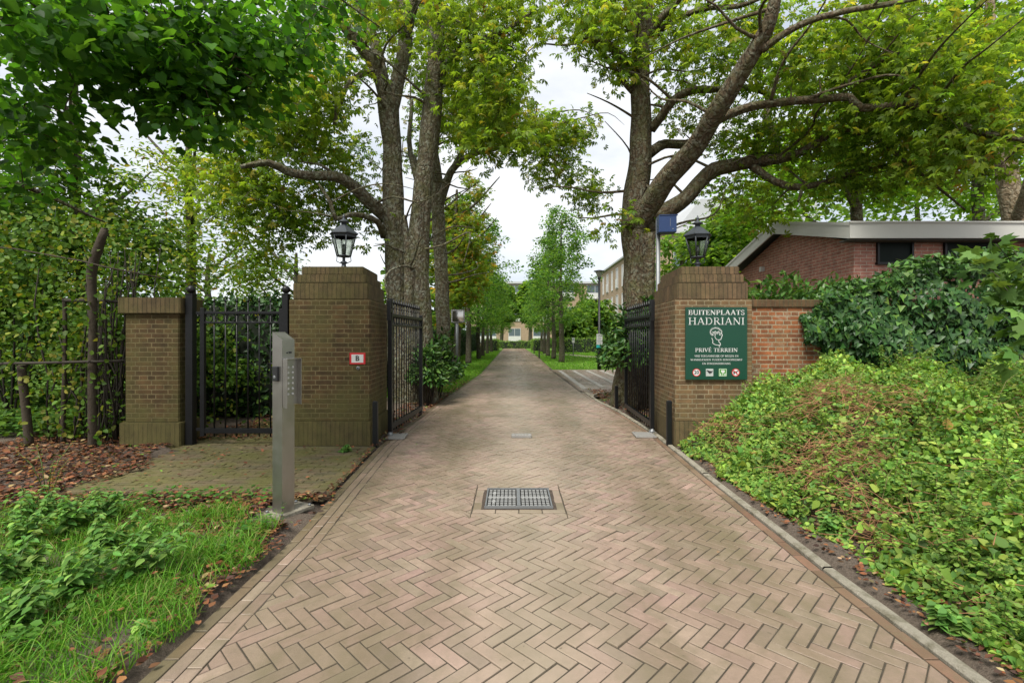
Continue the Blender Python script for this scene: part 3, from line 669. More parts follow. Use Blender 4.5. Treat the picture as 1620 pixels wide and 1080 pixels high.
GL = {
 'A': (.95, ln(.12, 0, .46, 1, t_)+ln(.46, 1, .82, 0, T_)+ln(.25, .34, .7, .34, t_)+ln(0, .025, .26, .025, .05)+ln(.66, .025, .96, .025, .05)),
 'B': (.78, stem(.18)+arc(.35, .75, .25, .23, -90, 90, T_, t_)+arc(.35, .27, .31, .25, -90, 90, T_, t_)+ln(.18, .97, .38, .97, t_)+ln(.18, .52, .38, .52, t_)+ln(.18, .03, .38, .03, t_)),
 'D': (.95, stem(.18)+arc(.38, .5, .42, .47, -90, 90, T_, t_)+ln(.18, .97, .4, .97, t_)+ln(.18, .03, .4, .03, t_)),
 'E': (.74, stem(.18)+ln(.18, .97, .62, .97, t_)+ln(.18, .52, .5, .52, t_)+ln(.18, .03, .66, .03, t_)+ln(.62, 1, .62, .8, .05)+ln(.66, 0, .66, .22, .05)+ln(.5, .42, .5, .62, .05)),
 'G': (.92, arc(.48, .5, .4, .47, 50, 330, T_, t_, 16)+stem(.8, T_*.8, .0, .44, 0, 1)+ln(.76, .75, .76, 1, .05)),
 'H': (1.0, stem(.18)+stem(.8)+ln(.18, .5, .8, .5, t_)), 'I': (.38, stem(.18)),
 'J': (.42, stem(.22, T_, .05, 1, 0, 1)+arc(.10, .05, .13, .2, -100, 0, T_, t_, 5)),
 'K': (.9, stem(.18)+ln(.25, .45, .75, .97, t_)+ln(.38, .56, .82, .02, T_)+ln(.6, .975, .88, .975, .05)+ln(.68, .025, .95, .025, .05)),
 'L': (.7, stem(.18)+ln(.18, .03, .64, .03, t_)+ln(.64, 0, .64, .24, .05)),
 'M': (1.15, stem(.14, t_)+stem(.98)+ln(.16, 1, .55, .05, T_)+ln(.55, .05, .94, 1, t_)),
 'N': (1.0, stem(.16, t_)+stem(.82, t_, 0, 1, 0, 1)+ln(.16, .96, .8, .04, T_)),
 'O': (1.0, arc(.5, .5, .42, .47, 0, 360, T_, t_, 20)),
 'P': (.76, stem(.18)+arc(.36, .72, .29, .25, -90, 90, T_, t_)+ln(.18, .97, .38, .97, t_)+ln(.18, .47, .38, .47, t_)),
 'R': (.88, stem(.18)+arc(.36, .74, .26, .23, -90, 90, T_, t_)+ln(.18, .97, .38, .97, t_)+ln(.18, .51, .38, .51, t_)+ln(.4, .5, .78, .02, T_)+ln(.68, .025, .92, .025, .05)),
 'S': (.66, arc(.33, .74, .22, .24, 30, 270, .1, t_, 12)+arc(.33, .26, .24, .25, 90, -150, .14, t_, 12)+ln(.56, .72, .56, .95, .05)+ln(.08, .05, .08, .28, .05)),
 'T': (.8, stem(.4)+ln(.06, .97, .74, .97, t_)+ln(.06, .98, .06, .78, .05)+ln(.74, .98, .74, .78, .05)),
 'U': (.95, stem(.18, T_, .3, 1, 0, 1)+stem(.78, t_, .3, 1, 0, 1)+arc(.48, .3, .3, .28, 180, 360, T_, t_)),
 'V': (.92, ln(.12, 1, .46, 0, T_)+ln(.46, 0, .8, 1, t_)+ln(0, .975, .28, .975, .05)+ln(.66, .975, .94, .975, .05)),
 'W': (1.3, ln(.1, 1, .38, 0, T_)+ln(.38, 0, .64, .95, t_)+ln(.6, .95, .88, 0, T_)+ln(.88, 0, 1.15, 1, t_)+ln(-.02, .975, .26, .975, .05)+ln(1.02, .975, 1.3, .975, .05)),
 'Z': (.8, ln(.1, .97, .68, .97, t_)+ln(.66, .95, .12, .05, T_)+ln(.1, .03, .7, .03, t_)+ln(.1, 1, .1, .8, .05)+ln(.7, 0, .7, .22, .05)), ' ': (.4, [])}
GL['E\u0301'] = (.74, GL['E'][1]+ln(.34, 1.1, .5, 1.28, .09))
def strokes(mb, segs, ox, oz, sx, sz, y, wk=1.0):
    for (a, b, w_) in segs:
        A = Vector((a[0]*sx, a[1]*sz)); B = Vector((b[0]*sx, b[1]*sz)); d = (B-A)
        if d.length < 1e-6: continue
        n = Vector((-d.y, d.x)).normalized()*w_*sz*.5*wk; e = d.normalized()*w_*sz*.12
        q = [A-n-e, B-n+e, B+n+e, A+n-e]; mb.prismXZ([(ox+p.x, oz+p.y) for p in q], y-.0012, y+.001)
def serif_text(mb, s, cx, z0, width, h, y, wk=1.0):
    g = [GL['E\u0301'] if c == '\u00c9' else GL[c] for c in s]; tot = sum(k[0] for k in g)+.06*(len(g)-1); sx = width/tot; x = cx-width/2
    for k in g: strokes(mb, k[1], x, z0, sx, h, y, wk); x += (k[0]+.06)*sx
# ---------------------------------------------------------------- pillars
def offq(q, d):      # grow a ccw quad by d
    o = []
    for i in range(4):
        a, b, c = Vector(q[i-1]), Vector(q[i]), Vector(q[(i+1) % 4]); e1, e2 = (b-a).normalized(), (c-b).normalized()
        n1, n2 = Vector((e1.y, -e1.x)), Vector((e2.y, -e2.x)); k = (n1+n2)/(1+n1.dot(n2)); o.append(tuple(b+k*d))
    return o
def pillar(name, label, q, lev, mat, sol):
    cx = sum(p[0] for p in q)/4; cy = sum(p[1] for p in q)/4
    t = thing(name, label, 'pillar', (cx, cy, 0)); q = [(p[0]-cx, p[1]-cy) for p in q]
    for nm, z0, z1, off, mm in lev:
        bm = bmesh.new(); p = offq(q, off); vs = [bm.verts.new((x, y, z0)) for x, y in p]+[bm.verts.new((x, y, z1)) for x, y in p]
        for f in [(3, 2, 1, 0), (4, 5, 6, 7)]+[(i, (i+1) % 4, 4+(i+1) % 4, 4+i) for i in range(4)]: bm.faces.new([vs[k] for k in f])
        ed = [e for e in bm.edges if not (e.verts[0].co.z == z0 and e.verts[1].co.z == z0)]
        bmesh.ops.bevel(bm, geom=ed, offset=.009, segments=2, affect='EDGES')
        me = bpy.data.meshes.new(nm); bm.to_mesh(me); bm.free(); link(nm, me, M[mm] if isinstance(mm, str) else mm, t)
    return t
LQ = [(-2.86, 6.20), (-1.82, 6.20), (-1.87, 7.23), (-2.86, 7.23)]
RQ = [(2.09, 6.20), (3.08, 6.20), (3.08, 7.50), (2.165, 7.50)]
LEV = lambda a, b: [('plinth', -.05, .315, .014, b), ('shaft', .315, 1.878, 0, a), ('cap_course', 1.878, 2.088, -.035, b), ('cap_course', 2.088, 2.205, -.072, b), ('cap_course', 2.205, 2.312, -.112, b)]
pillar('gate_pillar', 'square brick gate pillar green with algae carrying a lantern and the small red sign', LQ, LEV('bk_left', 'bk_left_sol'), 0, 0)
pillar('gate_pillar', 'brown brick gate pillar carrying the big green sign and a lantern', RQ, LEV('bk_right', 'bk_right_sol'), 0, 0)
SQ = [(-4.96, 6.20), (-4.27, 6.20), (-4.27, 6.55), (-4.96, 6.55)]
pillar('brick_pillar', 'low narrow brick pillar without a lantern between the wooden fence and the side gate', SQ, [('plinth', -.05, .30, .045, 'bk_left_sol'), ('shaft', .30, 1.69, 0, 'bk_left'), ('cap_course', 1.69, 1.895, .055, 'bk_left_sol')], 0, 0)
# ---------------------------------------------------------------- lanterns
def lantern(loc, label, rz):
    t = thing('lantern', label, 'lantern', loc, rz, 'hexagonal lanterns on the gate pillars')
    mb = MB(); mb.lathe([(.085, 0), (.085, .015), (.06, .03), (.035, .05), (.028, .09), (.045, .105), (.045, .12), (.02, .135), (.02, .18), (.06, .20)], n=16); mb.build('base', M['iron_lamp'], t)
    z0, z1, r0, r1 = .20, .50, .095, .172
    mb = MB()
    for k in range(6):
        a = math.pi/3*k; b = a+math.pi/3; d0, d1 = Vector((math.cos(a), math.sin(a), 0)), Vector((math.cos(b), math.sin(b), 0))
        mb.tube([d0*r0+Vector((0, 0, z0)), d0*r1+Vector((0, 0, z1))], .0095, 6)
        for r, z, w_ in ((r0, z0, .009), (r1, z1, .012)): mb.tube([d0*r+Vector((0, 0, z)), d1*r+Vector((0, 0, z))], w_, 6)
        mb.add([d0*(r1*.97)+Vector((0, 0, z1-.045)), d1*(r1*.97)+Vector((0, 0, z1-.045)), d1*r1+Vector((0, 0, z1)), d0*r1+Vector((0, 0, z1))], [(0, 1, 2, 3)])
        m_ = (d0+d1)/2
    mb.lathe([(r0, z0-.006), (r0, z0)], n=6)
    for sgn in (-1, 1): mb.tube([(sgn*.04, 0, .10), (sgn*.10, 0, .13), (sgn*.095, 0, .19)], .006, 6)
    mb.build('frame', M['iron_lamp'], t)
    for k in range(6):
        a = math.pi/3*k; b = a+math.pi/3; q = MB(); r0_, r1_ = r0-.003, r1-.006
        P0 = [Vector((math.cos(x)*r, math.sin(x)*r, z)) for x, r, z in ((a, r0_, z0+.004), (b, r0_, z0+.004), (b, r1_, z1-.035), (a, r1_, z1-.035))]
        inn = [p*1.0-Vector((math.cos((a+b)/2), math.sin((a+b)/2), 0))*.003 for p in P0]
        q.add(P0+inn, [(0, 1, 2, 3), (7, 6, 5, 4), (0, 4, 5, 1), (2, 6, 7, 3), (1, 5, 6, 2), (3, 7, 4, 0)]); q.build('pane', M['glass'], t)
    mb = MB(); mb.lathe([(.200, .498), (.198, .512), (.13, .565), (.07, .615), (.055, .62), (.04, .635)], n=6, smooth=False)
    mb.lathe([(.035, .632), (.035, .66), (.075, .672), (.07, .68), (.04, .70), (.02, .715), (.014, .73), (.022, .742), (.014, .757), (.003, .79)], n=14); mb.build('roof', M['iron_lamp'], t)
    mb = MB(); mb.lathe([(.014, .20), (.014, .26), (.024, .28), (.03, .31), (.022, .35), (.01, .37)], n=12); mb.build('bulb', M['zinc'], t)
    return t
lantern((-2.33, 6.70, 2.31), 'black hexagonal lantern on top of the algae green brick pillar', math.radians(0))
lantern((2.61, 6.80, 2.31), 'black hexagonal lantern on the brown pillar beside the blue box', math.radians(30*0))
# ---------------------------------------------------------------- driveway gates
def gate(name, hinge, far, label, side):
    h, f = Vector(hinge), Vector(far); L = (f-h).length; rz = math.atan2(f.y-h.y, f.x-h.x)
    t = thing(name, label, 'gate', (h.x, h.y, 0), rz, 'open driveway gate leaves')
    for c_, d_ in (((.03, 0, 1.0), (.06, .06, 1.86)), ((L-.025, 0, .94), (.05, .05, 1.66))): mb = MB(); mb.bbox(c_, d_, .006); mb.build('stile', M['black'], t)
    for z, hh, th in ((.14, .075, .045), (1.70, .045, .045), (1.56, .03, .04)): mb = MB(); mb.bbox((L/2, 0, z), (L-.10, th, hh), .005); mb.build('rail', M['black'], t)
    nb = 12
    for k in range(nb):
        mb = MB()
        x = .06+(L-.11)*(k+1)/(nb+1); mb.tube([(x, 0, .06), (x, 0, 1.85)], .0085, 8); mb.lathe([(.0095, 0), (.026, .02), (.017, .04), (.001, .10)], (x, 0, 1.85), 8)
        mb.lathe([(.009, -.010), (.018, 0), (.009, .010)], (x, 0, 1.80), 8); mb.build('bar', M['black'], t)
    for k in range(nb+1):
        mb = MB(); x = .06+(L-.11)*(k+.5)/(nb+1); mb.torus((x, 0, 1.63), .048, .007, 'Y', 14, 5); mb.build('ring', M['black'], t)
    mb = MB(); mb.bbox((-.045, side*.02, 1.80-.04), (.12, .04, .05), .005); mb.bbox((-.10, side*.02, 1.76), (.025, .05, .28), .005); mb.build('hinge_bracket', M['black'], t)
    mb = MB(); mb.lathe([(.045, .0), (.045, .02), (.03, .03), (.03, .07)], (.03, 0, .020), 12); mb.build('foot_pivot', M['zinc'], t)
    return t
gate('driveway_gate', (-1.70, 6.72, 0), (-1.60, 8.55, 0), 'open black iron driveway gate leaf beside the algae green pillar', -1)
gate('driveway_gate', (2.02, 6.95, 0), (2.09, 8.90, 0), 'open black iron driveway gate leaf beside the brown pillar, glossy shrub behind it', 1)
for (x, y, lab, wx, wy, rz) in ((-1.60, 6.72, 'grey metal foot plate under the gate leaf by the algae green pillar', .26, .34, .06), (1.86, 6.82, 'grey metal foot plate under the gate leaf by the brown pillar', .28, .34, -.06)):
    t = thing('foot_plate', lab, 'floor plate', (x, y, 0), rz, 'foot plates of the driveway gate')
    mb = MB(); mb.bbox((0, 0, .014), (wx, wy, .018), .004); mb.build('plate', M['stone'], t)
    for i in (-1, 1):
        for j in (-1, 1): mb = MB(); mb.lathe([(.010, 0), (.010, .006), (.004, .009)], (i*wx*.38, j*wy*.38, .023), 8); mb.build('bolt', M['zinc'], t)
for (x, y, h, lab) in ((-1.735, 6.14, .57, 'short flat black post against the corner of the algae green pillar'), (2.02, 6.22, .57, 'short flat black post against the corner of the brown pillar'), (-1.66, 8.75, .50, 'short black post at the free end of the left gate leaf'), (2.02, 9.35, .44, 'short black post beyond the right gate leaf among fallen leaves')):
    t = thing('gate_post', lab, 'post', (x, y, 0), 0, 'short black posts at the gate')
    mb = MB(); mb.bbox((0, 0, h/2-.03), (.065, .05, h+.06), .006); mb.build('post_body', M['black'], t)
    mb = MB(); mb.bbox((0, 0, h+.004), (.05, .036, .008), .003); mb.build('rubber_buffer', M['darkplastic'], t)
# stop block in the middle of the road
t = thing('gate_stop', 'small grey raised metal stop block set in the middle of the paving', 'gate stop', (.13, 6.72, 0))
mb = MB(); mb.bbox((0, 0, .02), (.28, .12, .05), .012); mb.build('block', M['stone'], t)
for k in range(5): mb = MB(); mb.box((-.08+k*.04, -.045, .046), (.02, .02, .004)); mb.build('rib', M['concrete'], t)
# ---------------------------------------------------------------- grate in the road
t = thing('manhole_cover', 'square studded steel cover of two leaves set in the paving', 'manhole cover', (.055, 4.165, .019))
gw, gd = .54, .46
mb = MB()
for (c, d) in (((0, gd/2, -.006), (gw+.02, .012, .02)), ((0, -gd/2, -.006), (gw+.02, .012, .02)), ((gw/2, 0, -.006), (.012, gd, .02)), ((-gw/2, 0, -.006), (.012, gd, .02)), ((0, 0, .001), (.030, gd-.02, .012))): mb.box(c, d)
mb.build('frame', M['zinc'], t)
for sx in (-1, 1):
    mb = MB(); mb.box((sx*(gw/4+.005), 0, -.012), (gw/2-.03, gd-.02, .012)); pl = mb.build('leaf', plain('weathered steel plate', (.07, .068, .06), .55, .5, .3, 50), t)
    mb = MB(); nx2, ny2 = 7, 10
    for i in range(nx2):
        for j in range(ny2):
            if sx < 0 and i in (1,) and j in (2, 7): mb.torus((sx*(gw/4+.005)+(i-(nx2-1)/2)*.034, (j-(ny2-1)/2)*.042, -.003), .014, .005, 'Z', 12, 5); continue
            mb.box((sx*(gw/4+.005)+(i-(nx2-1)/2)*.034, (j-(ny2-1)/2)*.042, -.004), (.026, .015, .006))
    mb.box((sx*(gw/4+.005), 0, -.003), (gw/2-.03, .010, .008)); mb.box((sx*(gw/4+.005), 0, -.0068), (gw/2-.032, gd-.024, .0016)); mb.build('studs', plain('polished stud tops', (.40, .40, .385), .45, .3, .15, 50), pl)
# dirt round the cover
mb = MB(); mb.box((.055, 4.165, -.0045), (.62, .5, .010)); tag(mb.build('joint_dirt', M['soil']), kind='structure')
# ---------------------------------------------------------------- signs
t = thing('name_board', 'large dark green board with white lettering on the brown brick pillar', 'sign', (2.605, 6.185, 1.311))
mb = MB(); mb.bbox((0, -.012, 0), (.785, .022, .922), .003); mb.build('board', M['signgreen'], t)
mb = MB(); yf = -.0245
serif_text(mb, 'BUITENPLAATS', 0, .363, .715, .062, yf, 1.35); serif_text(mb, 'HADRIANI', 0, .238, .715, .092, yf, .85)
serif_text(mb, 'PRIV\u00c9 TERREIN', 0, -.108, .54, .048, yf, 1.2)
serif_text(mb, 'VRIJ TOEGANKELIJK OP WEGEN EN', 0, -.172, .56, .024, yf, 1.1); serif_text(mb, 'WANDELPADEN TUSSEN ZONSOPKOMST', 0, -.220, .66, .024, yf, 1.1); serif_text(mb, 'EN ZONSONDERGANG', 0, -.268, .36, .024, yf, 1.1)
mb.build('lettering', M['white'], t)
mb = MB()     # drawn profile head with a wreath, facing right
HP = [(-.075, .10), (-.07, .14), (-.04, .165), (0, .175), (.035, .165), (.06, .14), (.068, .115), (.062, .10), (.078, .07), (.066, .062), (.066, .048), (.06, .035), (.055, .02), (.03, .015), (.03, -.01), (.05, -.03), (.05, -.055), (.03, -.05)]
def line(pts, w_, dx=0, dz=0, s=1.0):
    for a, b in zip(pts, pts[1:]): strokes(mb, [((a[0], a[1]), (b[0], b[1]), w_)], dx, dz, s, s, yf)
line(HP[5:], .008, 0, .03); line([(-.06, .04), (-.045, .0), (-.05, -.025), (-.02, -.045), (.03, -.055), (.04, -.075)], .007, 0, .03); line([(.03, .015), (0, .02), (-.02, .05), (-.015, .09)], .006, 0, .03)
for k in range(16):
    a = math.radians(20+k*14); r = .062; c_ = (-.01+math.cos(a)*r, .135+math.sin(a)*r*.75-.02); line([(c_[0]-.018*math.sin(a), c_[1]+.01*math.cos(a)), c_, (c_[0]+.014*math.cos(a), c_[1]+.016*math.sin(a))], .0065, 0, .03)
for k in range(7): line([(-.05+k*.014, .085+.01*(k % 2)), (-.042+k*.014, .105+.012*(k % 3)), (-.05+k*.014, .12)], .0055, 0, .03)
line([(.035, .095), (.055, .098)], .008, 0, .03); line([(.036, .078), (.052, .078)], .008, 0, .03)
mb.build('head_emblem', M['white'], t)
def disc(mb, x, z, r0, r1, y, n=24):
    vs = []
    for k in range(n):
        a = 2*math.pi*k/n
        for r in (r0, r1): vs += [(x+r*math.cos(a), y-.0012, z+r*math.sin(a)), (x+r*math.cos(a), y+.001, z+r*math.sin(a))]
    fs = []
    for k in range(n):
        b, c = 4*k, 4*((k+1) % n); fs += [(b, c, c+2, b+2), (b+2, c+2, c+3, b+3), (b, b+1, c+1, c)] if r0 > 0 else [(b, c+2, b+2), (b+2, c+2, c+3, b+3)]
    mb.add(vs, fs)
zi = -.370
for x, kind in ((-.255, 0), (.245, 3)):
    mb = MB(); disc(mb, x, zi, 0, .043, yf); o = mb.build('pictogram', M['white'], t)
    mb = MB(); disc(mb, x, zi, .041, .050, yf-.0008)
    if kind == 3: strokes(mb, [((-.032, .03), (.032, -.03), .010)], x, zi, 1, 1, yf-.0026)
    mb.build('red_ring', M['red'], o)
    if kind == 0: link('digits', text_me('20', .062, Matrix.Translation((x, yf-.0016, zi))@UP, .0012), M['ink'], o)
    else:
        mb = MB()
        for s_ in (((-.028, .0), (.012, .006), .016), ((.010, .006), (.024, .020), .011), ((.02, .02), (.034, .014), .008), ((-.024, 0), (-.030, -.026), .006), ((-.016, 0), (-.016, -.026), .006), ((.006, 0), (.012, -.026), .006), ((-.028, .004), (-.038, .018), .005)): strokes(mb, [s_], x, zi, 1, 1, yf-.0016)
        mb.build('dog_outline', M['ink'], o)
mb = MB(); mb.box((-.088, yf, zi), (.094, .002, .094)); o = mb.build('pictogram', M['signgrey'], t)
mb = MB()
for s_ in (((-.02, .004), (.018, -.002), .026), ((-.02, .008), (-.032, .020), .016), ((-.034, .020), (-.044, .014), .006), ((.012, .004), (.034, .010), .010), ((-.006, -.012), (.0, -.024), .008)): strokes(mb, [s_], -.083, zi+.006, 1, 1, yf-.002)
mb.build('bird_outline', M['ink'], o)
mb = MB(); mb.box((.080, yf, zi), (.104, .002, .100)); o = mb.build('pictogram', M['signlime'], t)
mb = MB()
for (c, d) in (((.080, yf-.001, zi+.044), (.09, .002, .005)), ((.080, yf-.001, zi-.044), (.09, .002, .005)), ((.035, yf-.001, zi), (.005, .002, .09)), ((.125, yf-.001, zi), (.005, .002, .09))): mb.box(c, d)
disc(mb, .072, zi+.016, 0, .016, yf-.001); disc(mb, .090, zi+.016, 0, .016, yf-.001); disc(mb, .081, zi+.006, 0, .014, yf-.002)
for s_ in (((0, 0), (0, -.036), .008), ((-.028, -.012), (-.028, -.036), .012), ((.028, -.012), (.028, -.036), .012)): strokes(mb, [s_], .080, zi, 1, 1, yf-.001)
mb.build('tree_outline', M['white'], o)
mb = MB()
for x in (-.375, .375):
    for z in (-.44, .44): mb.lathe([(.005, 0), (.005, .003)], (x, 0, z), 8)
t = thing('letter_sign', 'small white sign with red frame and a black letter B on the algae green pillar', 'sign', (-1.978, 6.198, 1.117))
mb = MB(); mb.bbox((0, -.006, 0), (.202, .010, .146), .002); pl = mb.build('plate', M['red'], t)
mb = MB(); mb.box((0, -.0115, 0), (.152, .002, .104)); mb.build('white_field', M['white'], t)
link('letter', text_me('B', .092, Matrix.Translation((0, -.0135, 0))@UP, .002), M['ink'], t)
t = thing('button', 'small round pale button under the red framed sign on the brick pillar', 'button', (-1.972, 6.198, .995))
mb = MB(); mb.lathe([(.024, 0), (.024, .008), (.018, .012)], n=18); o = mb.build('ring', M['zinc'], t); o.rotation_euler = (math.radians(90), 0, 0)
mb = MB(); mb.lathe([(.009, .010), (.009, .016), (.006, .018)], n=12); o = mb.build('push_knob', M['ink'], t); o.rotation_euler = (math.radians(90), 0, 0)
# ---------------------------------------------------------------- intercom column
t = thing('intercom_column', 'tall stainless steel intercom column with keypad standing beside the road', 'intercom', (-1.80, 3.81, 0), math.radians(63))
s = .056; H0, H1 = 1.375, 1.425
mb = MB(); mb.add([(-s, -s, 0), (s, -s, 0), (s, s, 0), (-s, s, 0), (-s, -s, H0), (s, -s, H0), (s, s, H1+.01), (-s, s, H1+.01)], [(3, 2, 1, 0), (4, 5, 6, 7), (0, 1, 5, 4), (1, 2, 6, 5), (2, 3, 7, 6), (3, 0, 4, 7)])
mb.build('column', M['steel'], t)
mb = MB(); mb.bbox((.05, .0, .014), (.32, .20, .028), .004); mb.build('base_plate', M['concrete'], t)
for i in (-.085, .18):
    for j in (-.08, .08): mb = MB(); mb.lathe([(.012, 0), (.012, .012), (.006, .016)], (i, j, .028), 8); mb.build('bolt', M['zinc'], t)
kx = MB()      # keypad unit: back plate with two folded side flaps on the road-facing side
mb = MB(); mb.bbox((.012, -s-.006, 1.045), (.13, .012, .36), .002); kp = mb.build('keypad', M['steel'], t)
mb = MB(); mb.bbox((-.052, -s-.03, 1.035), (.004, .05, .38), .0015); mb.bbox((.077, -s-.03, 1.045), (.004, .05, .36), .0015); mb.bbox((.012, -s-.03, 1.226), (.13, .05, .004), .0015); mb.build('hood', M['steel'], kp)
mb = MB()
for i in range(2):
    for j in range(6):
        c = Vector((-.012+i*.04, -s-.012, 1.16-j*.042)); n = 12
        vs = [c+Vector((.010*math.cos(2*math.pi*k/n), -.001, .010*math.sin(2*math.pi*k/n))) for k in range(n)]+[c+Vector((.008*math.cos(2*math.pi*k/n), -.005, .008*math.sin(2*math.pi*k/n))) for k in range(n)]
        mb.add(vs, [tuple(range(n, 2*n))]+[(k, (k+1) % n, n+(k+1) % n, n+k) for k in range(n)])
mb.build('keys', M['frame_grey'], kp)
mb = MB(); mb.bbox((-s-.010, .005, 1.11), (.022, .055, .115), .006); cm = mb.build('camera_unit', M['darkplastic'], t)
mb = MB()
n = 14; c = Vector((-s-.0215, .005, 1.085)); vs = [c+Vector((-.001, .014*math.cos(2*math.pi*k/n), .014*math.sin(2*math.pi*k/n))) for k in range(n)]+[c+Vector((-.004, .007*math.cos(2*math.pi*k/n), .007*math.sin(2*math.pi*k/n))) for k in range(n)]
mb.add(vs, [tuple(range(n, 2*n))]+[(k, (k+1) % n, n+(k+1) % n, n+k) for k in range(n)]); mb.build('call_button', M['zinc'], cm)
mb = MB(); mb.bbox((.015, -s-.003, 1.275), (.022, .006, .014), .001); mb.bbox((-.012, -s-.003, 1.272), (.010, .006, .010), .001); mb.build('lock', M['darkplastic'], t)
# ---------------------------------------------------------------- side gate between the pillars
yg = 6.26
for x, lab, z in ((-4.155, 'black square iron post with ball top beside the low brick pillar', 1.94), (-2.925, 'black square iron post with ball top against the algae green gate pillar', 1.94)):
    t = thing('iron_post', lab, 'post', (x, yg, 0), 0, 'ball topped posts of the side gate')
    w_ = .092 if x < -4 else .075
    mb = MB(); mb.bbox((0, 0, z/2-.03), (w_, w_, z+.06), .005); mb.build('shaft', M['black'], t)
    mb = MB(); mb.bbox((0, 0, z+.005), (w_+.01, w_+.01, .012), .003); mb.lathe([(.02, z+.008), (.018, z+.02)]+[(.052*math.sin(a), z+.065-.052*math.cos(a)) for a in np.linspace(.3, 3.1, 9)], n=16); mb.build('ball_finial', M['black'], t)
t = thing('side_gate', 'closed black iron pedestrian gate with a row of rings between the ball topped posts', 'gate', (-4.00, yg, 0)); L = 1.02
for c_, d_ in (((.0, 0, .94), (.055, .05, 1.66)), ((L, 0, .98), (.055, .05, 1.56))): mb = MB(); mb.bbox(c_, d_, .005); mb.build('stile', M['black'], t)
for z, h in ((1.705, .035), (1.578, .022), (.182, .065)): mb = MB(); mb.bbox((L/2, 0, z), (L-.055, .04, h), .004); mb.build('rail', M['black'], t)
for k in range(1, 7):
    mb = MB(); x = L*k/7; mb.tube([(x, 0, .105), (x, 0, 1.84)], .0095, 8); mb.lathe([(.009, 0), (.016, .015), (.010, .03), (.001, .075)], (x, 0, 1.84), 8); mb.build('bar', M['black'], t)
for k in range(7): mb = MB(); mb.torus((L*(k+.5)/7, 0, 1.642), .056, .008, 'Y', 20, 6); mb.build('ring', M['black'], t)
for z in (1.70, .20): mb = MB(); mb.bbox((-.055, 0, z), (.06, .03, .04), .004); mb.build('hinge', M['black'], t)
mb = MB(); mb.bbox((L-.04, -.01, 1.02), (.06, .06, .13), .006); mb.tube([(L-.06, -.05, 1.05), (L-.16, -.05, 1.05)], .009, 8); mb.tube([(L-.06, -.0, 1.05), (L-.06, -.05, 1.05)], .009, 8); mb.build('lock_case', M['black'], t)
# ---------------------------------------------------------------- fence on the far left
def post(name, label, pts, rs, mat='wood'):
    t = thing(name, label, 'post', pts[0]); mb = MB(); o = Vector(pts[0]); limb(mb, [Vector(p)-o for p in pts], rs, 14, .08, .1, .01); mb.build('timber', M[mat], t)
    tp = Vector(pts[-1])-o; mb = MB(); mb.lathe([(rs[-1]*.9, 0), (rs[-1]*.8, .006)], tp, 14); mb.build('sawn_end', M['wood'], t)
    return t
post('fence_post', 'tall crooked weathered timber post leaning to the right at the top, among bare stems', [P(147, 709, 6.1), P(147, 600, 6.1), P(146, 500, 6.1), P(143, 430, 6.1), P(153, 395, 6.1), P(166, 362, 6.1)], [.050, .046, .046, .056, .056, .040])
post('fence_post', 'short brown round timber post under the grey rail', [P(45, 706, 6.1), P(40, 640, 6.1), P(35, 578, 6.1)], [.048, .044, .044])
post('fence_post', 'thin dark upright post between the short timber post and the tall crooked one', [P(101, 700, 6.3), P(101, 580, 6.3), P(101, 472, 6.3)], [.026, .024, .022])
def pipe(name, label, pts, r, mat):
    t = thing(name, label, 'rail', pts[0]); o = Vector(pts[0]); mb = MB(); mb.tube([Vector(p)-o for p in pts], r, 10); mb.build('pipe', M[mat], t)
    mb = MB(); mb.lathe([(r*1.25, -r), (r*1.25, r)], Vector(pts[len(pts)//2])-o, 10); mb.build('collar', M[mat], t)
pipe('fence_rail', 'straight grey pipe rail fixed across the short timber post at waist height', [P(-60, 576, 6.0), P(60, 574, 6.0), P(140, 572, 6.0), P(196, 571, 6.25)], .017, 'twig')
pipe('fence_rail', 'thin pale pipe sloping down to the right above the fence', [P(-20, 390, 6.2), P(20, 393, 6.2), P(130, 413, 6.0), P(165, 422, 6.0), P(262, 441, 6.3)], .009, 'wood')
pipe('fence_rail', 'short dark bar between the thin dark post and the low brick pillar', [P(100, 475, 6.3), P(150, 475, 6.3), P(194, 478, 6.35)], .022, 'twig')
# ---------------------------------------------------------------- blue box on its pole
t = thing('blue_box', 'dark blue sheet metal box on a grey pole behind the brown pillar', 'box', (P(1041, 500, 7.75).x, 7.75, 0)); 
mb = MB(); mb.tube([(0, 0, 0), (0, 0, 3.27)], .034, 12); mb.lathe([(.036, 3.27), (.030, 3.29)], n=12); mb.build('pole', M['zinc'], t)
mb = MB(); a = P(1031, 345, 7.7); b = P(1067, 371, 7.7); x0 = a.x-t.location.x; 
mb.bbox((.09, -.14, (a.z+b.z)/2), (.27, .19, .26), .008, rz=math.radians(-4)); bx = mb.build('cabinet', M['blue'], t)
mb = MB(); mb.bbox((.10, -.14, a.z+.003), (.285, .21, .012), .003, rz=math.radians(-4)); mb.build('lid', M['blue'], bx)
mb = MB(); mb.box((.12, -.238, (a.z+b.z)/2+.02), (.004, .003, .12)); mb.box((.16, -.24, (a.z+b.z)/2-.08), (.02, .003, .012)); mb.build('latch', M['zinc'], bx)
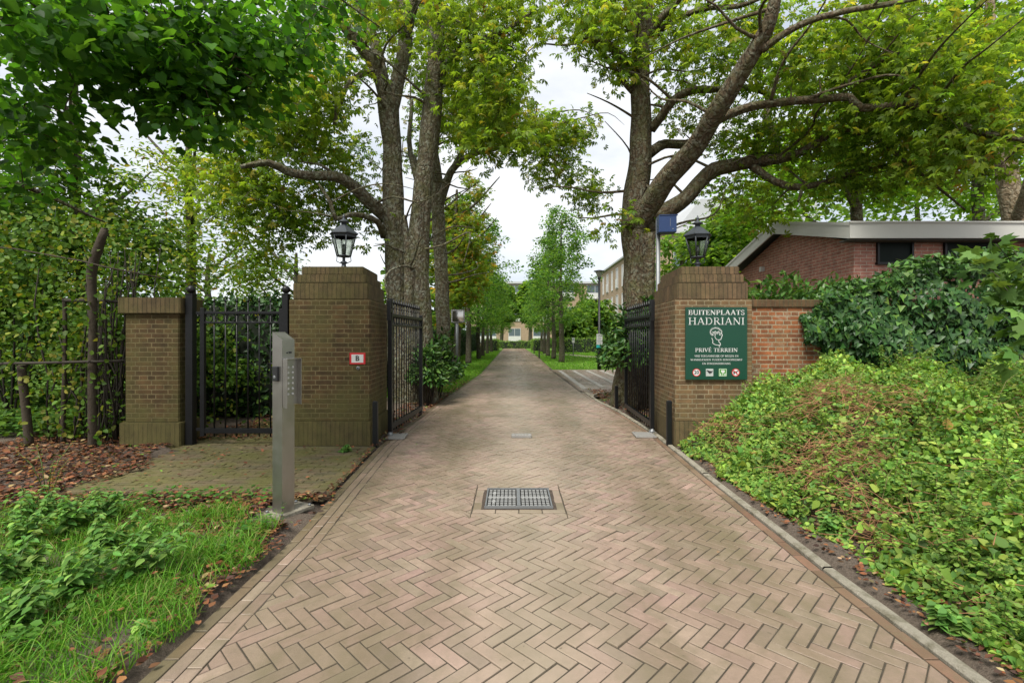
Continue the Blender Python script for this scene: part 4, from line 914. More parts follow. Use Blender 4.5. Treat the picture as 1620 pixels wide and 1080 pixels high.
# ---------------------------------------------------------------- garden wall, house
t = thing('garden_wall', 'red brown brick garden wall joining the brown pillar, ivy hanging over its far end', 'wall', (3.09, 6.75, 0)); Lw = 7.5
mb = MB(); mb.box((Lw/2, 0, .87), (Lw, .22, 1.86)); mb.build('wall', M['bk_wall'], t)
mb = MB(); mb.bbox((Lw/2, 0, 1.852), (Lw, .27, .105), .012); mb.build('coping', M['bk_wall_sol'], t)
mb = MB(); mb.bbox((.12, -.12, .9), (.24, .05, 1.9), .01)
hx, hy = 6.15, 8.70
t = thing('brick_house', 'low pinkish red brick house with pale fascia behind the garden wall', 'house', (hx, hy, 0))
yb = 13.1; yr = 10.85; ze, zr = 3.10, 3.78
mb = MB(); Y1, YR, X1 = yb-hy, yr-hy, 9.0
mb.add([(0, 0, 0), (0, 0, ze), (0, YR, zr), (0, Y1, ze), (0, Y1, 0), (X1, 0, 0), (X1, 0, ze), (X1, YR, zr), (X1, Y1, ze), (X1, Y1, 0)],
       [(0, 1, 2, 3, 4), (5, 9, 8, 7, 6), (0, 5, 6, 1), (4, 3, 8, 9)]); mb.build('wall', M['bk_house'], t)
mb = MB(); e = .30
def roofz(y): return (ze+.14+(zr-ze)*(y+.28)/(YR+.28)) if y < YR else (zr+.14-(zr-ze)*(y-YR)/(Y1-YR))
prof = [(-.30, ze+.20), (YR, zr+.12), (Y1+.3, ze+.10)]
vs = []
for x in (-e+.03, X1+.3):
    for (y, z) in prof: vs += [(x, y, z), (x, y, z+.05)]
mb.add(vs, [(0, 2, 8, 6), (2, 4, 10, 8), (1, 7, 9, 3), (3, 9, 11, 5), (0, 6, 7, 1), (4, 5, 11, 10), (0, 1, 3, 2), (2, 3, 5, 4), (6, 8, 9, 7), (8, 10, 11, 9)]); mb.build('roof', M['rooffelt'], t)
mb = MB(); dx = .03
def board(p, q, h0, h1, top=.055):      # verge board along the gable
    (y0, z0), (y1, z1) = p, q
    mb.add([(-e, y0, z0-h0), (-e, y1, z1-h0), (-e, y1, z1+top), (-e, y0, z0+top), (-e+dx, y0, z0-h0), (-e+dx, y1, z1-h0), (-e+dx, y1, z1+top), (-e+dx, y0, z0+top)], [(0, 1, 2, 3), (7, 6, 5, 4), (3, 2, 6, 7), (0, 4, 5, 1), (0, 3, 7, 4), (1, 5, 6, 2)])
board((-.30, ze+.20), (YR, zr+.12), .20, .2); board((YR+.002, zr+.12), (Y1+.3, ze+.10), .20, .2)
mb.box((X1/2, -.315, ze+.13), (X1+.6, .03, .26))
mb.build('fascia', M['fascia'], t)
mb = MB()      # metal edge trim on top
def strip(p, q):
    (y0, z0), (y1, z1) = p, q
    mb.add([(-e-.012, y0, z0+.02), (-e-.012, y1, z1+.02), (-e-.012, y1, z1+.075), (-e-.012, y0, z0+.075), (-e+.06, y0, z0+.075), (-e+.06, y1, z1+.075)], [(0, 1, 2, 3), (3, 2, 5, 4)])
strip((-.33, ze+.20), (YR, zr+.12)); strip((YR, zr+.12), (Y1+.3, ze+.10)); mb.box((X1/2, -.325, ze+.275), (X1+.62, .06, .03))
mb.build('edge_trim', M['fascia'], t)
mb = MB(); mb.box((-.15+.0, (Y1)/2-0, ze+.02), (.27, .1, .02)); 
mb = MB(); mb.box((X1/2-.13, -.15, ze-.012), (X1+.3, .27, .016)); mb.build('soffit', M['rooffelt'], t)
for (a, b, c, d, nm) in ((1387, 1441, 380, 417, 'window'), (1493, 1580, 380, 437, 'window')):
    p0, p1 = P(a, d, hy), P(b, c, hy); mb = MB(); cx_, cz_ = (p0.x+p1.x)/2-hx, (p0.z+p1.z)/2; W_, H_ = p1.x-p0.x, p1.z-p0.z
    mb.box((cx_, -.012, cz_), (W_, .02, H_)); wn = mb.build('window', M['glassdark'], t)
    mb = MB()
    for (c_, d_) in (((cx_, -.03, cz_+H_/2), (W_+.06, .05, .04)), ((cx_, -.03, cz_-H_/2), (W_+.06, .07, .04)), ((cx_-W_/2, -.03, cz_), (.035, .045, H_-.05)), ((cx_+W_/2, -.03, cz_), (.035, .045, H_-.05))): mb.box(c_, d_)
    mb.build('frame', M['black'], wn)
mb = MB(); p = P(1192, 426, 11.8); mb.bbox((-.05, p.y-hy, p.z), (.10, .09, .11), .01); mb.build('wall_lamp', M['white'], t)
# ---------------------------------------------------------------- traffic mirror, lamp post, small signs
def D_of(y): return F*EYE/(y-HY)
t = thing('traffic_mirror', 'square traffic mirror with a dashed black and white rim on a grey pole', 'traffic mirror', (P(723, 583, 15.6).x, 15.6, 0), math.radians(4))
pz = P(0, 500, 15.6).z
mb = MB(); mb.tube([(0, .05, 0), (0, .05, pz+.1)], .045, 12); mb.build('pole', M['zinc'], t)
mb = MB(); mb.bbox((.03, 0, pz), (.43, .03, .42), .015); mb.build('rim', M['white'], t)
mb = MB()
for k in range(7):
    for s_ in (-1, 1): mb.box((.03+(-.18+k*.06), -.017, pz+s_*.193), (.028, .006, .022)); mb.box((.03+s_*.198, -.017, pz-.18+k*.06), (.022, .006, .028))
mb.build('rim_dashes', M['ink'], t)
vs = []; n = 9
for i in range(n):
    for j in range(n):
        u, v_ = -1+2*i/(n-1), -1+2*j/(n-1); vs.append((.03+u*.175, -.020-.03*(1-.5*u*u-.5*v_*v_), pz+v_*.17))
mb = MB(); mb.add(vs, [(i*n+j, (i+1)*n+j, (i+1)*n+j+1, i*n+j+1) for i in range(n-1) for j in range(n-1)], None, True); mb.build('mirror_face', M['mirror'], t)
Dl = 20.6; bp = P(948, 580, Dl)
t = thing('lamp_post', 'dark street lamp with a round head and a camera, at the lawn edge', 'street lamp', (bp.x, Dl, 0))
hz = P(0, 440, Dl).z
mb = MB(); mb.lathe([(.085, 0), (.085, 1.1), (.055, 1.14), (.048, hz)], n=14); mb.build('pole', M['black'], t)
mb = MB(); mb.lathe([(.05, hz), (.10, hz+.14), (.17, hz+.26), (.175, hz+.27)], n=18); mb.build('lamp_glass', plain('frosted lamp glass', (.42, .43, .41), .4, bmp=0), t)
mb = MB(); mb.lathe([(.05, hz-.05), (.07, hz-.0), (.09, hz+.02), (.075, hz+.03)], n=14); mb.build('lamp_neck', M['iron_lamp'], t); mb = MB(); mb.lathe([(.175, hz+.272), (.24, hz+.285), (.23, hz+.31), (.05, hz+.35)], n=20); mb.build('lamp_hood', M['iron_lamp'], t)
cz = P(0, 473, Dl).z
mb = MB(); mb.tube([(0, 0, cz+.05), (-.15, -.05, cz+.05)], .02, 8); mb.lathe([(.06, cz-.04), (.065, cz+.03), (.06, cz+.07)], (-.15, -.05, 0), 14); mb.build('camera_bracket', M['frame_grey'], t)
mb = MB(); mb.lathe([(.01, cz-.10), (.045, cz-.08), (.055, cz-.04)], (-.15, -.05, 0), 14); mb.build('camera_dome', M['darkplastic'], t)
t = thing('parking_sign', 'pale sign with grey lines above a teal strip fixed low on the lamp post', 'sign', (bp.x-.01, Dl-.11, 0))
z1, z0, zt = P(0, 528, Dl).z, P(0, 545, Dl).z, P(0, 551, Dl).z
mb = MB(); mb.bbox((0, 0, (z0+z1)/2), (.25, .015, z1-z0), .003); mb.build('panel', M['signgrey'], t)
mb = MB()
for k in range(5): mb.box((random.uniform(-.01, .01), -.009, z1-.07-k*.075), (.17-.02*(k % 3), .003, .022))
mb.build('printed_lines', plain('grey print', (.12, .14, .15), .5, bmp=0), t)
mb = MB(); mb.bbox((0, -.001, (z0+zt)/2-.004), (.25, .015, z0-zt-.01), .003); mb.build('strip', M['teal'], t)
t = thing('lawn_sign', 'small white sign on a thin pole in front of the far hedge', 'sign', (P(907, 555, 35).x, 35, 0))
z1, z0 = P(0, 534, 35).z, P(0, 542, 35).z
mb = MB(); mb.tube([(0, .03, 0), (0, .03, z1)], .03, 8); mb.build('pole', M['zinc'], t)
mb = MB(); mb.bbox((0, 0, (z0+z1)/2), (.20, .02, z1-z0), .004); mb.build('panel', M['frame_grey'], t)
mb = MB(); mb.box((0, -.012, (z0+z1)/2+.05), (.12, .003, .10)); mb.build('symbol', plain('grey print two', (.2, .25, .3), .5, bmp=0), t)
for (x, y, h, lab) in ((853, 566.5, .62, 'short dark stake at the road edge near the right avenue trees'), (845, 559.5, .5, 'small dark stake by the road close to the right hedge block')):
    D = D_of(y); b = P(x, y, D); t = thing('edge_stake', lab, 'stake', (b.x, D, 0), 0, 'dark stakes along the right road edge'); mb = MB(); mb.bbox((0, 0, h/2), (.09, .09, h), .01); mb.build('stake', M['twig'], t)
    mb = MB(); mb.bbox((0, 0, h+.01), (.10, .10, .02), .005); mb.build('cap', M['black'], t)
# ---------------------------------------------------------------- apartment buildings
def win(bm_parent, c, w_, h_, face, mat='winglass', rail=False, depth=.12):
    """recessed window on a facade; face 'x' looks towards -x, 'y' towards -y"""
    mb = MB(); x, y, z = c
    if face == 'y': mb.box((x, y-.012, z), (w_, .02, h_))
    else: mb.box((x-.012, y, z), (.02, w_, h_))
    o = mb.build('window', M[mat], bm_parent); mb = MB(); f = .06
    for (a, b, ww, hh) in ((0, h_/2, w_+.1, f), (0, -h_/2, w_+.1, f), (-w_/2, 0, f, h_-f), (w_/2, 0, f, h_-f), (0, 0, f*.8, h_-f)):
        if face == 'y': mb.box((x+a, y-.04, z+b), (ww, .06, hh))
        else: mb.box((x-.04, y+a, z+b), (.06, ww, hh))
    mb.build('frame', M['frame_grey'], o)
    if rail:
        mb = MB()
        if face == 'y': mb.box((x, y-.12, z-h_*.25), (w_+.1, .03, h_*.45))
        else: mb.box((x-.12, y, z-h_*.25), (.03, w_+.1, h_*.45))
        mb.build('balustrade', M['frame_grey'], o)
    return o
t = thing('apartment_block', 'pale tan apartment block with tall narrow windows behind the right chestnut tree', 'building', (12.2, 40, 0))
mb = MB(); mb.box((8, 13.5, 4.9), (16, 27, 9.9)); mb.build('wall', M['bk_pale'], t)
mb = MB(); mb.box((8, 13.5, 9.98), (16.5, 27.5, .18)); mb.build('roof_slab', M['rooftile'], t)
mb = MB(); vs = [(1.5, 1.5, 10.08), (14, 1.5, 10.08), (14, 1.5, 13.2), (4.0, 1.5, 13.2), (1.5, 14, 10.08), (14, 14, 10.08), (14, 14, 13.2), (4.0, 14, 13.2)]
mb.add(vs, [(0, 1, 2, 3), (5, 4, 7, 6), (0, 3, 7, 4), (1, 5, 6, 2), (3, 2, 6, 7)]); mb.build('penthouse', M['rooftile'], t)
for fl in range(3):
    for k in range(9):
        win(t, (0, 2+k*2.8, 1.9+fl*3.1), 1.0 if k % 2 else .7, 2.3, 'x', rail=bool(k % 2))
    for k in range(5): win(t, (1.8+k*2.9, 0, 1.9+fl*3.1), 1.3, 1.9, 'y')
t = thing('apartment_block', 'tan brick apartment building with white balcony bars closing the end of the road', 'building', (-3.5, 74, 0))
mb = MB(); mb.box((10, 5, 4.7), (26, 10, 9.5)); mb.build('wall', M['bk_pale'], t)
mb = MB(); mb.box((10, 5, 9.6), (26.6, 10.6, .3)); mb.build('roof_slab', M['rooftile'], t)
for fl in range(3):
    for k in range(6): win(t, (-.2+k*4.1+(.0), 0, 1.6+fl*3.3-.1), 2.5 if k % 2 == 0 else 1.8, 2.2, 'y', rail=True)
# ---------------------------------------------------------------- the two big chestnuts at the gate
def L_(pts, rpx):      # limb from photo points (x, y, D) with radii in photo pixels
    return ([P(x, y, D) for x, y, D in pts], [.9*r/F*p[2] for r, p in zip(rpx, pts)])
D1 = 10.4
base = P(652, HY+F*EYE/D1, D1)
limbs = [
 L_([(642, 650, D1), (638, 600, D1), (632, 480, D1), (627, 400, D1), (622, 311, D1), (619, 230, D1), (613, 158, D1-.1)], [34, 25, 19.5, 19, 17.5, 16, 19]),
 L_([(681, 655, D1-.1), (673, 600, D1-.1), (663, 480, D1-.1), (662, 400, D1-.1), (667, 311, D1-.2), (679, 230, D1-.2), (685, 150, D1-.2), (690, 60, D1-.3), (688, -20, D1-.3), (692, -130, D1-.3)], [22, 20, 19, 18, 16, 16.5, 16, 15, 14, 9]),
 L_([(652, 640, D1-.2), (650, 560, D1-.28), (648, 480, D1-.3), (644, 400, D1-.25), (640, 340, D1-.15)], [18, 14, 10, 7, 3]),
 L_([(613, 170, D1-.1), (596, 115, D1-.3), (572, 75, D1-.5), (543, 38, D1-.8), (505, -10, D1-1.1), (470, -70, D1-1.4)], [14, 12, 11, 10, 8.5, 5]),
 L_([(612, 165, D1-.1), (604, 120, D1), (592, 65, D1+.1), (570, 10, D1+.3), (555, -60, D1+.6)], [13, 10.5, 9.5, 9, 6]),
 L_([(616, 185, D1-.05), (630, 130, D1), (639, 80, D1+.1), (640, 40, D1+.2), (630, 0, D1+.3), (622, -90, D1+.5)], [14, 12.5, 12, 12, 9, 6]),
 L_([(640, 60, D1+.15), (650, 20, D1), (661, -15, D1-.1), (668, -90, D1-.3)], [12, 10, 8, 5]),
 L_([(612, 340, D1), (590, 325, D1-.3), (560, 297, D1-.7), (530, 281, D1-1.0), (490, 278, D1-1.3), (455, 270, D1-1.5), (425, 255, D1-1.7), (380, 262, D1-2.0)], [15, 11, 10, 8.5, 7.5, 7, 6, 3.5]),
 L_([(606, 372, D1-.1), (596, 352, D1-.5), (575, 342, D1-.8), (552, 340, D1-1), (532, 347, D1-1.2), (524, 320, D1-1.3), (505, 290, D1-1.4)], [7, 5, 5, 4, 4, 3.5, 2]),
 L_([(690, 130, D1-.2), (705, 105, D1-.5), (730, 78, D1-.8), (762, 64, D1-1.1), (800, 50, D1-1.4), (840, 20, D1-1.6)], [9, 7, 6, 5, 4, 2]),
 L_([(692, 38, D1-.3), (715, 29, D1-.1), (745, 30, D1+.2), (790, 45, D1+.5)], [7, 5, 5, 3]),
 L_([(664, 300, D1-.1), (655, 260, D1+.3), (648, 215, D1+.8), (650, 160, D1+1.2)], [6, 5, 4, 3]),
 L_([(596, 112, D1-.3), (575, 118, D1-.6), (556, 130, D1-.9), (540, 160, D1-1.2), (530, 195, D1-1.4)], [6, 5, 4, 4, 3]),
]
blobs = [(470, 130, 9.4, 110, 90, 1.3, 50), (570, 250, 11.6, 80, 60, .8, 12), (420, 210, 9.6, 90, 60, 1.0, 34), (510, 330, 10.8, 75, 60, .7, 24), (465, 365, 10.2, 50, 30, .6, 8), (500, 215, 10.9, 70, 45, .8, 18), (430, 300, 10.3, 60, 40, .6, 12),
 (600, 60, 12.2, 100, 90, 1, 26), (690, 60, 12.6, 60, 90, 1, 16), (560, 20, 9.6, 80, 50, 1.2, 16), (760, 40, 9.4, 95, 70, 1.1, 36), (778, 120, 9.0, 45, 70, .9, 22), (740, 170, 10.6, 50, 60, .9, 14),
 (825, 15, 9.2, 35, 35, .9, 9), (580, 375, 10.6, 40, 15, .5, 2), (600, -130, 10.8, 260, 100, 2.0, 22), (790, 215, 9.0, 60, 35, .7, 14), (400, 335, 9.9, 45, 60, .6, 12), (655, 100, 12.5, 60, 90, .8, 8), (350, 300, 9.6, 60, 60, 1.0, 18)]
tree('chestnut_tree', 'big grey multi-stemmed chestnut tree behind the lantern of the algae green pillar', 'tree', (base.x, D1, 0), limbs, blobs, M['bark_grey'], G_CH, [4, 5, 4, 1.2, .15], PALM, .20, per=22, rad=.72, flat=.7, per_scale=1.2, nb=46, n=22, rough=.09)
# second tree behind, to the right of it
D2 = 14.6; b2 = P(703, 600, D2)
limbs = [
 L_([(704, 606, D2), (703, 560, D2), (701, 470, D2), (695, 380, D2), (692, 320, D2), (688, 262, D2), (678, 200, D2+.2)], [16, 13.5, 12.5, 11.5, 11, 9, 6]),
 L_([(693, 330, D2), (705, 290, D2-.2), (718, 266, D2-.5), (745, 246, D2-.9), (780, 236, D2-1.3), (812, 219, D2-1.7), (850, 200, D2-2.1), (900, 195, D2-2.5)], [8, 7.5, 6.5, 5.5, 5, 4.5, 3.5, 2]),
 L_([(712, 275, D2-.3), (722, 256, D2-.2), (738, 232, D2), (760, 205, D2+.1)], [5, 5, 4, 2.5]),
]
blobs = [(735, 205, 13.6, 55, 35, 1.0, 22), (800, 195, 12.9, 55, 45, 1.0, 26), (858, 212, 12.3, 42, 28, .8, 20), (912, 212, 12.0, 20, 30, .6, 10), (875, 262, 12.2, 50, 26, .6, 14), (925, 305, 12.0, 24, 26, .4, 9),
 (740, 150, 13.8, 80, 60, 1.2, 26), (690, 175, 15, 60, 60, 1, 14), (796, 130, 12.8, 38, 45, .9, 14), (720, 40, 14.5, 120, 90, 1.5, 30), (650, 250, 15, 40, 40, .8, 6)]
tree('chestnut_tree', 'slimmer chestnut tree behind the multi-stemmed one with a limb reaching right over the road', 'tree', (b2.x, D2, 0), limbs, blobs, M['bark_grey'], G_CH, [4, 5, 4, 1.6, .3], PALM, .20, per=22, rad=.62, flat=.7, per_scale=1.15, nb=20)
# right chestnut
D3 = 9.8; b3 = P(1008, HY+F*EYE/D3, D3)
limbs = [
 L_([(1004, 660, D3), (1006, 600, D3), (1007, 500, D3), (1008, 420, D3), (1007, 340, D3), (1010, 270, D3), (1013, 180, D3), (1016, 100, D3), (1018, 30, D3), (1020, -40, D3), (1022, -130, D3)], [50, 36, 27, 25, 24, 21, 17, 15, 14, 12, 7]),
 L_([(1020, 640, D3-.1), (1022, 540, D3-.15), (1024, 440, D3-.15), (1026, 370, D3-.15)], [26, 18, 14, 12]),
 L_([(1010, 70, D3), (1000, 35, D3+.1), (988, -10, D3+.2), (975, -70, D3+.4)], [9, 8, 7, 4]),
 L_([(1022, 65, D3), (1045, 32, D3-.3), (1066, 12, D3-.5), (1090, -20, D3-.8)], [8, 7, 6, 4]),
 L_([(1030, 55, D3), (1058, 40, D3-.3), (1088, 22, D3-.6), (1120, 12, D3-.9), (1168, 9, D3-1.3), (1210, -5, D3-1.6)], [6, 5, 5, 4.5, 4, 2]),
 L_([(1006, 115, D3), (988, 98, D3-.3), (970, 78, D3-.6), (945, 66, D3-.9), (920, 60, D3-1.1)], [11, 9, 7, 5, 3]),
 L_([(1000, 145, D3), (982, 125, D3-.1), (962, 98, D3-.2), (944, 78, D3-.3), (930, 55, D3-.4), (905, 20, D3-.5)], [5, 4.5, 4, 4, 3, 2]),
 L_([(1000, 360, D3-.1), (1022, 332, D3-.3), (1051, 289, D3-.7), (1078, 258, D3-1), (1104, 226, D3-1.3), (1136, 169, D3-1.8), (1168, 120, D3-2.1), (1203, 62, D3-2.4), (1222, 15, D3-2.6), (1235, -60, D3-2.8)], [18, 18, 17, 17, 16.5, 15.5, 14.5, 13, 11, 6]),
 L_([(1020, 365, D3), (1052, 336, D3+.1), (1085, 312, D3+.2), (1110, 285, D3+.2), (1130, 268, D3+.1), (1162, 262, D3), (1198, 257, D3-.1), (1250, 249, D3-.4), (1290, 228, D3-.7), (1320, 205, D3-.9), (1365, 200, D3-1.1), (1425, 183, D3-1.4)], [17, 15, 13, 12.5, 13.5, 12, 10, 8, 7, 6, 5, 3]),
 L_([(1192, 262, D3-.1), (1215, 280, D3-.3), (1240, 292, D3-.5), (1268, 297, D3-.7), (1310, 288, D3-.9), (1350, 272, D3-1.1), (1400, 262, D3-1.3)], [7, 6.5, 6, 6, 4.5, 4, 2]),
 L_([(1266, 297, D3-.7), (1265, 308, D3-.75), (1261, 318, D3-.8)], [3.5, 3, 1.5]),
 L_([(1205, 258, D3-.1), (1222, 244, D3+.2), (1228, 215, D3+.5), (1216, 190, D3+.7), (1220, 150, D3+.9), (1235, 100, D3+1.1)], [9, 9, 7, 7, 6, 4]),
 L_([(1135, 188, D3-1.6), (1155, 180, D3-1.5), (1190, 169, D3-1.6), (1235, 164, D3-1.7), (1300, 158, D3-1.9), (1344, 155, D3-2.0), (1362, 171, D3-2.1), (1440, 165, D3-2.4), (1500, 183, D3-2.6), (1560, 212, D3-2.8), (1640, 222, D3-3)], [9, 8, 7.5, 7, 6.5, 6, 6, 6, 5.5, 5, 4]),
 L_([(1205, 78, D3-2.4), (1235, 55, D3-2.6), (1280, 32, D3-2.8), (1340, 18, D3-3), (1400, 10, D3-3.2), (1470, -3, D3-3.4)], [6.5, 6, 5.5, 5, 4.5, 3]),
 L_([(1030, 205, D3), (1045, 186, D3-.2), (1065, 160, D3-.4), (1095, 145, D3-.5), (1135, 142, D3-.3), (1189, 139, D3), (1228, 155, D3+.1)], [8, 7.5, 7, 6.5, 5.5, 5, 3]),
 L_([(1030, 240, D3), (1052, 226, D3+.2), (1085, 228, D3+.5), (1110, 218, D3+.8)], [9, 7.5, 6, 4]),
 L_([(1329, 140, D3-1.9), (1370, 115, D3-2.0), (1420, 85, D3-2.1), (1450, 80, D3-2.2), (1470, 110, D3-2.3)], [4, 4, 3.5, 3, 2]),
 L_([(1340, 205, D3-1.1), (1380, 222, D3-1.3), (1420, 250, D3-1.5), (1470, 285, D3-1.7), (1530, 330, D3-1.9)], [3.5, 3.5, 3, 2.5, 1.5]),
]
blobs = [(945, 40, 8.9, 42, 45, .8, 20), (985, 105, 9.2, 28, 30, .7, 8), (950, -20, 9.4, 70, 50, 1, 18), (1000, 10, 10.8, 70, 60, .7, 10), (1090, 90, 9.4, 60, 45, .9, 14), (1060, 30, 10.4, 80, 45, .9, 14),
 (1180, 60, 8.9, 90, 70, .9, 26), (1090, 180, 10.6, 45, 35, .6, 8), (1170, 210, 10.2, 70, 45, .7, 16), (1290, 100, 8.6, 120, 80, 1.0, 46), (1400, 60, 8.0, 120, 70, 1.0, 42), (1300, 215, 9.6, 110, 55, .8, 34),
 (1430, 170, 8.2, 110, 70, .8, 40), (1540, 130, 7.3, 90, 100, .8, 40), (1400, 265, 9.0, 120, 40, .8, 26), (1200, 320, 10.0, 50, 35, .6, 9), (1150, -110, 9.6, 320, 90, 2, 24), (1540, 230, 7.2, 90, 50, .7, 20), (1140, 300, 10.8, 30, 40, .4, 4), (980, 350, 9.6, 22, 45, .4, 4)]
tree('chestnut_tree', 'large chestnut tree behind the blue box with heavy limbs sweeping right over the house', 'tree', (b3.x, D3, 0), limbs, blobs, M['bark_brown'], G_CH, [4, 5, 4, .7, .1], PALM, .19, per=21, rad=.70, flat=.65, per_scale=1.2, nb=60, n=22, rough=.12)
# ---------------------------------------------------------------- trees behind the house on the right
def simple_tree(name, label, x, D, h_px, rpx, blobs, bark, cols, wts, T, size, per, rad, lean=(0, 0), group=None, ybase=None, sub=True, flat=.6):
    b = P(x, HY+F*EYE/D, D); top = P(x+lean[0], h_px, D+lean[1])
    pts = [Vector((b.x, D, 0)), Vector((b.x, D, 0)).lerp(top, .35)+Vector((.05, 0, 0)), Vector((b.x, D, 0)).lerp(top, .7)+Vector((-.06, .05, 0)), top]
    r = rpx/F*D; limbs = [(pts, [r*1.35, r, r*.85, r*.35])]
    for k in range(5 if sub else 0):
        s_ = Vector((b.x, D, 0)).lerp(top, .45+.1*k); a = random.uniform(0, 6.28); q = r*6+1.0
        limbs.append(([s_, s_+Vector((math.cos(a)*q*.5, math.sin(a)*q*.5, q*.35)), s_+Vector((math.cos(a)*q, math.sin(a)*q, q*.9))], [r*.5, r*.35, r*.12]))
    return tree(name, label, 'tree', (b.x, D, 0), limbs, blobs, bark, cols, wts, T, size, per=per, rad=rad, group=group, n=14, rough=.08, flat=flat)
simple_tree('broadleaf_tree', 'tree with a straight brown trunk rising right behind the ridge of the brick house', 1358, 15, 120, 9, [(1330, 130, 15, 120, 110, 1.5, 46), (1290, 250, 14.6, 110, 70, 1.4, 44), (1210, 290, 14.5, 80, 80, 1.2, 34), (1390, 290, 15, 80, 50, 1.2, 26), (1200, 380, 14.8, 60, 60, 1, 22), (1150, 420, 14.5, 40, 40, .8, 10)], M['bark_brown'], G_BR, [3, 4, 2], OV, .15, 60, .62)
simple_tree('broadleaf_tree', 'slender grey tree behind the flat end of the house roof', 1549, 17, 60, 8, [(1500, 100, 17, 110, 110, 1.5, 36), (1470, 230, 17, 90, 70, 1.4, 20), (1570, 230, 17.4, 90, 60, 1.4, 16), (1440, 305, 17, 80, 35, 1.2, 14), (1570, 300, 17, 70, 40, 1.2, 14)], M['bark_dark'], G_BR, [3, 4, 2], OV, .17, 55, .65)
simple_tree('plane_tree', 'thick leaning tree with flaking pale bark at the right edge', 1640, 11.5, 0, 15, [(1600, 40, 11.5, 120, 90, 1.3, 30), (1500, -40, 11.5, 160, 70, 1.4, 30), (1660, 200, 11.5, 90, 100, 1.2, 20)], M['bark_pale'], G_BR, [3, 4, 2], MAPLE, .17, 34, .5, lean=(-75, -.3))
# ---------------------------------------------------------------- trees far left, behind the fence
simple_tree('broadleaf_tree', 'airy yellowish green tree behind the low brick pillar', 300, 12.5, 160, 7, [(330, 290, 12, 90, 70, 1.3, 30), (400, 400, 11.6, 60, 60, 1.0, 24), (300, 400, 11.8, 80, 60, 1.2, 26), (240, 280, 11.8, 70, 60, 1.2, 20), (420, 300, 12.4, 60, 60, 1, 12)], M['bark_dark'], G_CH, [3, 4, 3, 1, .2], OVN, .13, 55, .48)
simple_tree('broadleaf_tree', 'dense tree standing behind the crooked fence post', 120, 9.5, 100, 8, [(100, 300, 9.2, 120, 80, 1.2, 50), (60, 420, 9.0, 90, 80, 1.1, 50), (200, 400, 9.4, 70, 80, 1.0, 36), (60, 220, 9.2, 100, 60, 1.2, 24), (40, 530, 9.2, 80, 60, .9, 30), (160, 520, 9.6, 60, 60, .8, 24)], M['bark_dark'], [(.035, .085, .012), (.055, .12, .016), (.085, .15, .022), (.14, .15, .03)], [3, 4, 2, .6], OV, .10, 60, .45)
simple_tree('broadleaf_tree', 'darker tree at the left edge of the picture behind the fence', -60, 8.2, 80, 9, [(10, 330, 7.9, 70, 80, .9, 26), (-40, 450, 8.0, 80, 90, .8, 22), (20, 620, 8.2, 70, 50, .5, 14)], M['bark_dark'], [(.03, .08, .012), (.05, .115, .016), (.08, .14, .022)], [3, 4, 2], OV, .095, 60, .42)
for (x, D, lab, bl) in ((470, 17, 'pale narrow-leaved tree beyond the side gate', [(440, 440, 17, 50, 60, 1.2, 16), (395, 470, 16.6, 60, 60, 1.2, 20)]), (330, 22, 'distant green tree seen between the fence and the side gate', [(330, 500, 22, 140, 70, 2.0, 40), (200, 560, 21, 120, 60, 2, 30)])):
    simple_tree('broadleaf_tree', lab, x, D, 400, 5, bl, M['bark_dark'], [(.06, .12, .018), (.09, .16, .025), (.11, .18, .03)], [3, 3, 2], OVN, .16, 60, .6)
# ---------------------------------------------------------------- linden branches hanging in from the upper left, near the camera
lb = Vector((-6.2, 3.2, 0))
limbs = [([lb, lb+Vector((.1, 0, 2.5)), lb+Vector((.3, .1, 6.0))], [.26, .22, .15]),
 ([lb+Vector((.15, .05, 3.6)), Vector((-4.4, 3.3, 4.3)), Vector((-3.0, 3.6, 3.95)), Vector((-2.1, 3.9, 3.45))], [.05, .028, .014, .005]),
 ([lb+Vector((.1, .1, 3.0)), Vector((-4.7, 3.9, 3.75)), Vector((-3.6, 4.2, 3.75)), Vector((-2.7, 4.5, 3.55))], [.045, .024, .012, .004]),
 ([lb+Vector((.2, 0, 4.4)), Vector((-4.2, 3.4, 5.0)), Vector((-2.4, 3.7, 4.6)), Vector((-1.2, 4.4, 4.2))], [.05, .026, .013, .005]),
 ([lb+Vector((.1, .3, 2.6)), Vector((-5.0, 4.4, 2.9)), Vector((-4.2, 5.0, 2.6))], [.05, .03, .008])]
blobs = [(90, 60, 3.6, 130, 70, .5, 30), (240, 70, 3.8, 120, 60, .5, 34), (350, 60, 4.1, 90, 60, .5, 28), (440, 60, 4.4, 80, 50, .5, 22), (270, 140, 3.9, 90, 35, .35, 20), (370, 130, 4.3, 90, 30, .4, 16),
 (300, 190, 3.7, 50, 20, .25, 8), (60, 140, 3.6, 80, 50, .4, 14), (60, 220, 4.0, 80, 30, .4, 9), (200, -60, 4, 330, 60, .9, 20), (20, 40, 2.9, 60, 60, .3, 8), (130, 20, 3.0, 90, 30, .3, 7), (480, 20, 5.0, 70, 40, .5, 14), (30, 280, 4.4, 60, 30, .4, 7), (350, 165, 4.2, 60, 20, .3, 7)]
tree('linden_tree', 'dark green linden whose leafy branches hang in close from the upper left', 'tree', tuple(lb), limbs, blobs, M['bark_dark'], G_LI, [3, 4, 2], HEART, .078, per=29, rad=.38, nb=10, nbl=.6, n=14, rough=.08, flat=.5, sag=.08, up=.7, droop=.35)
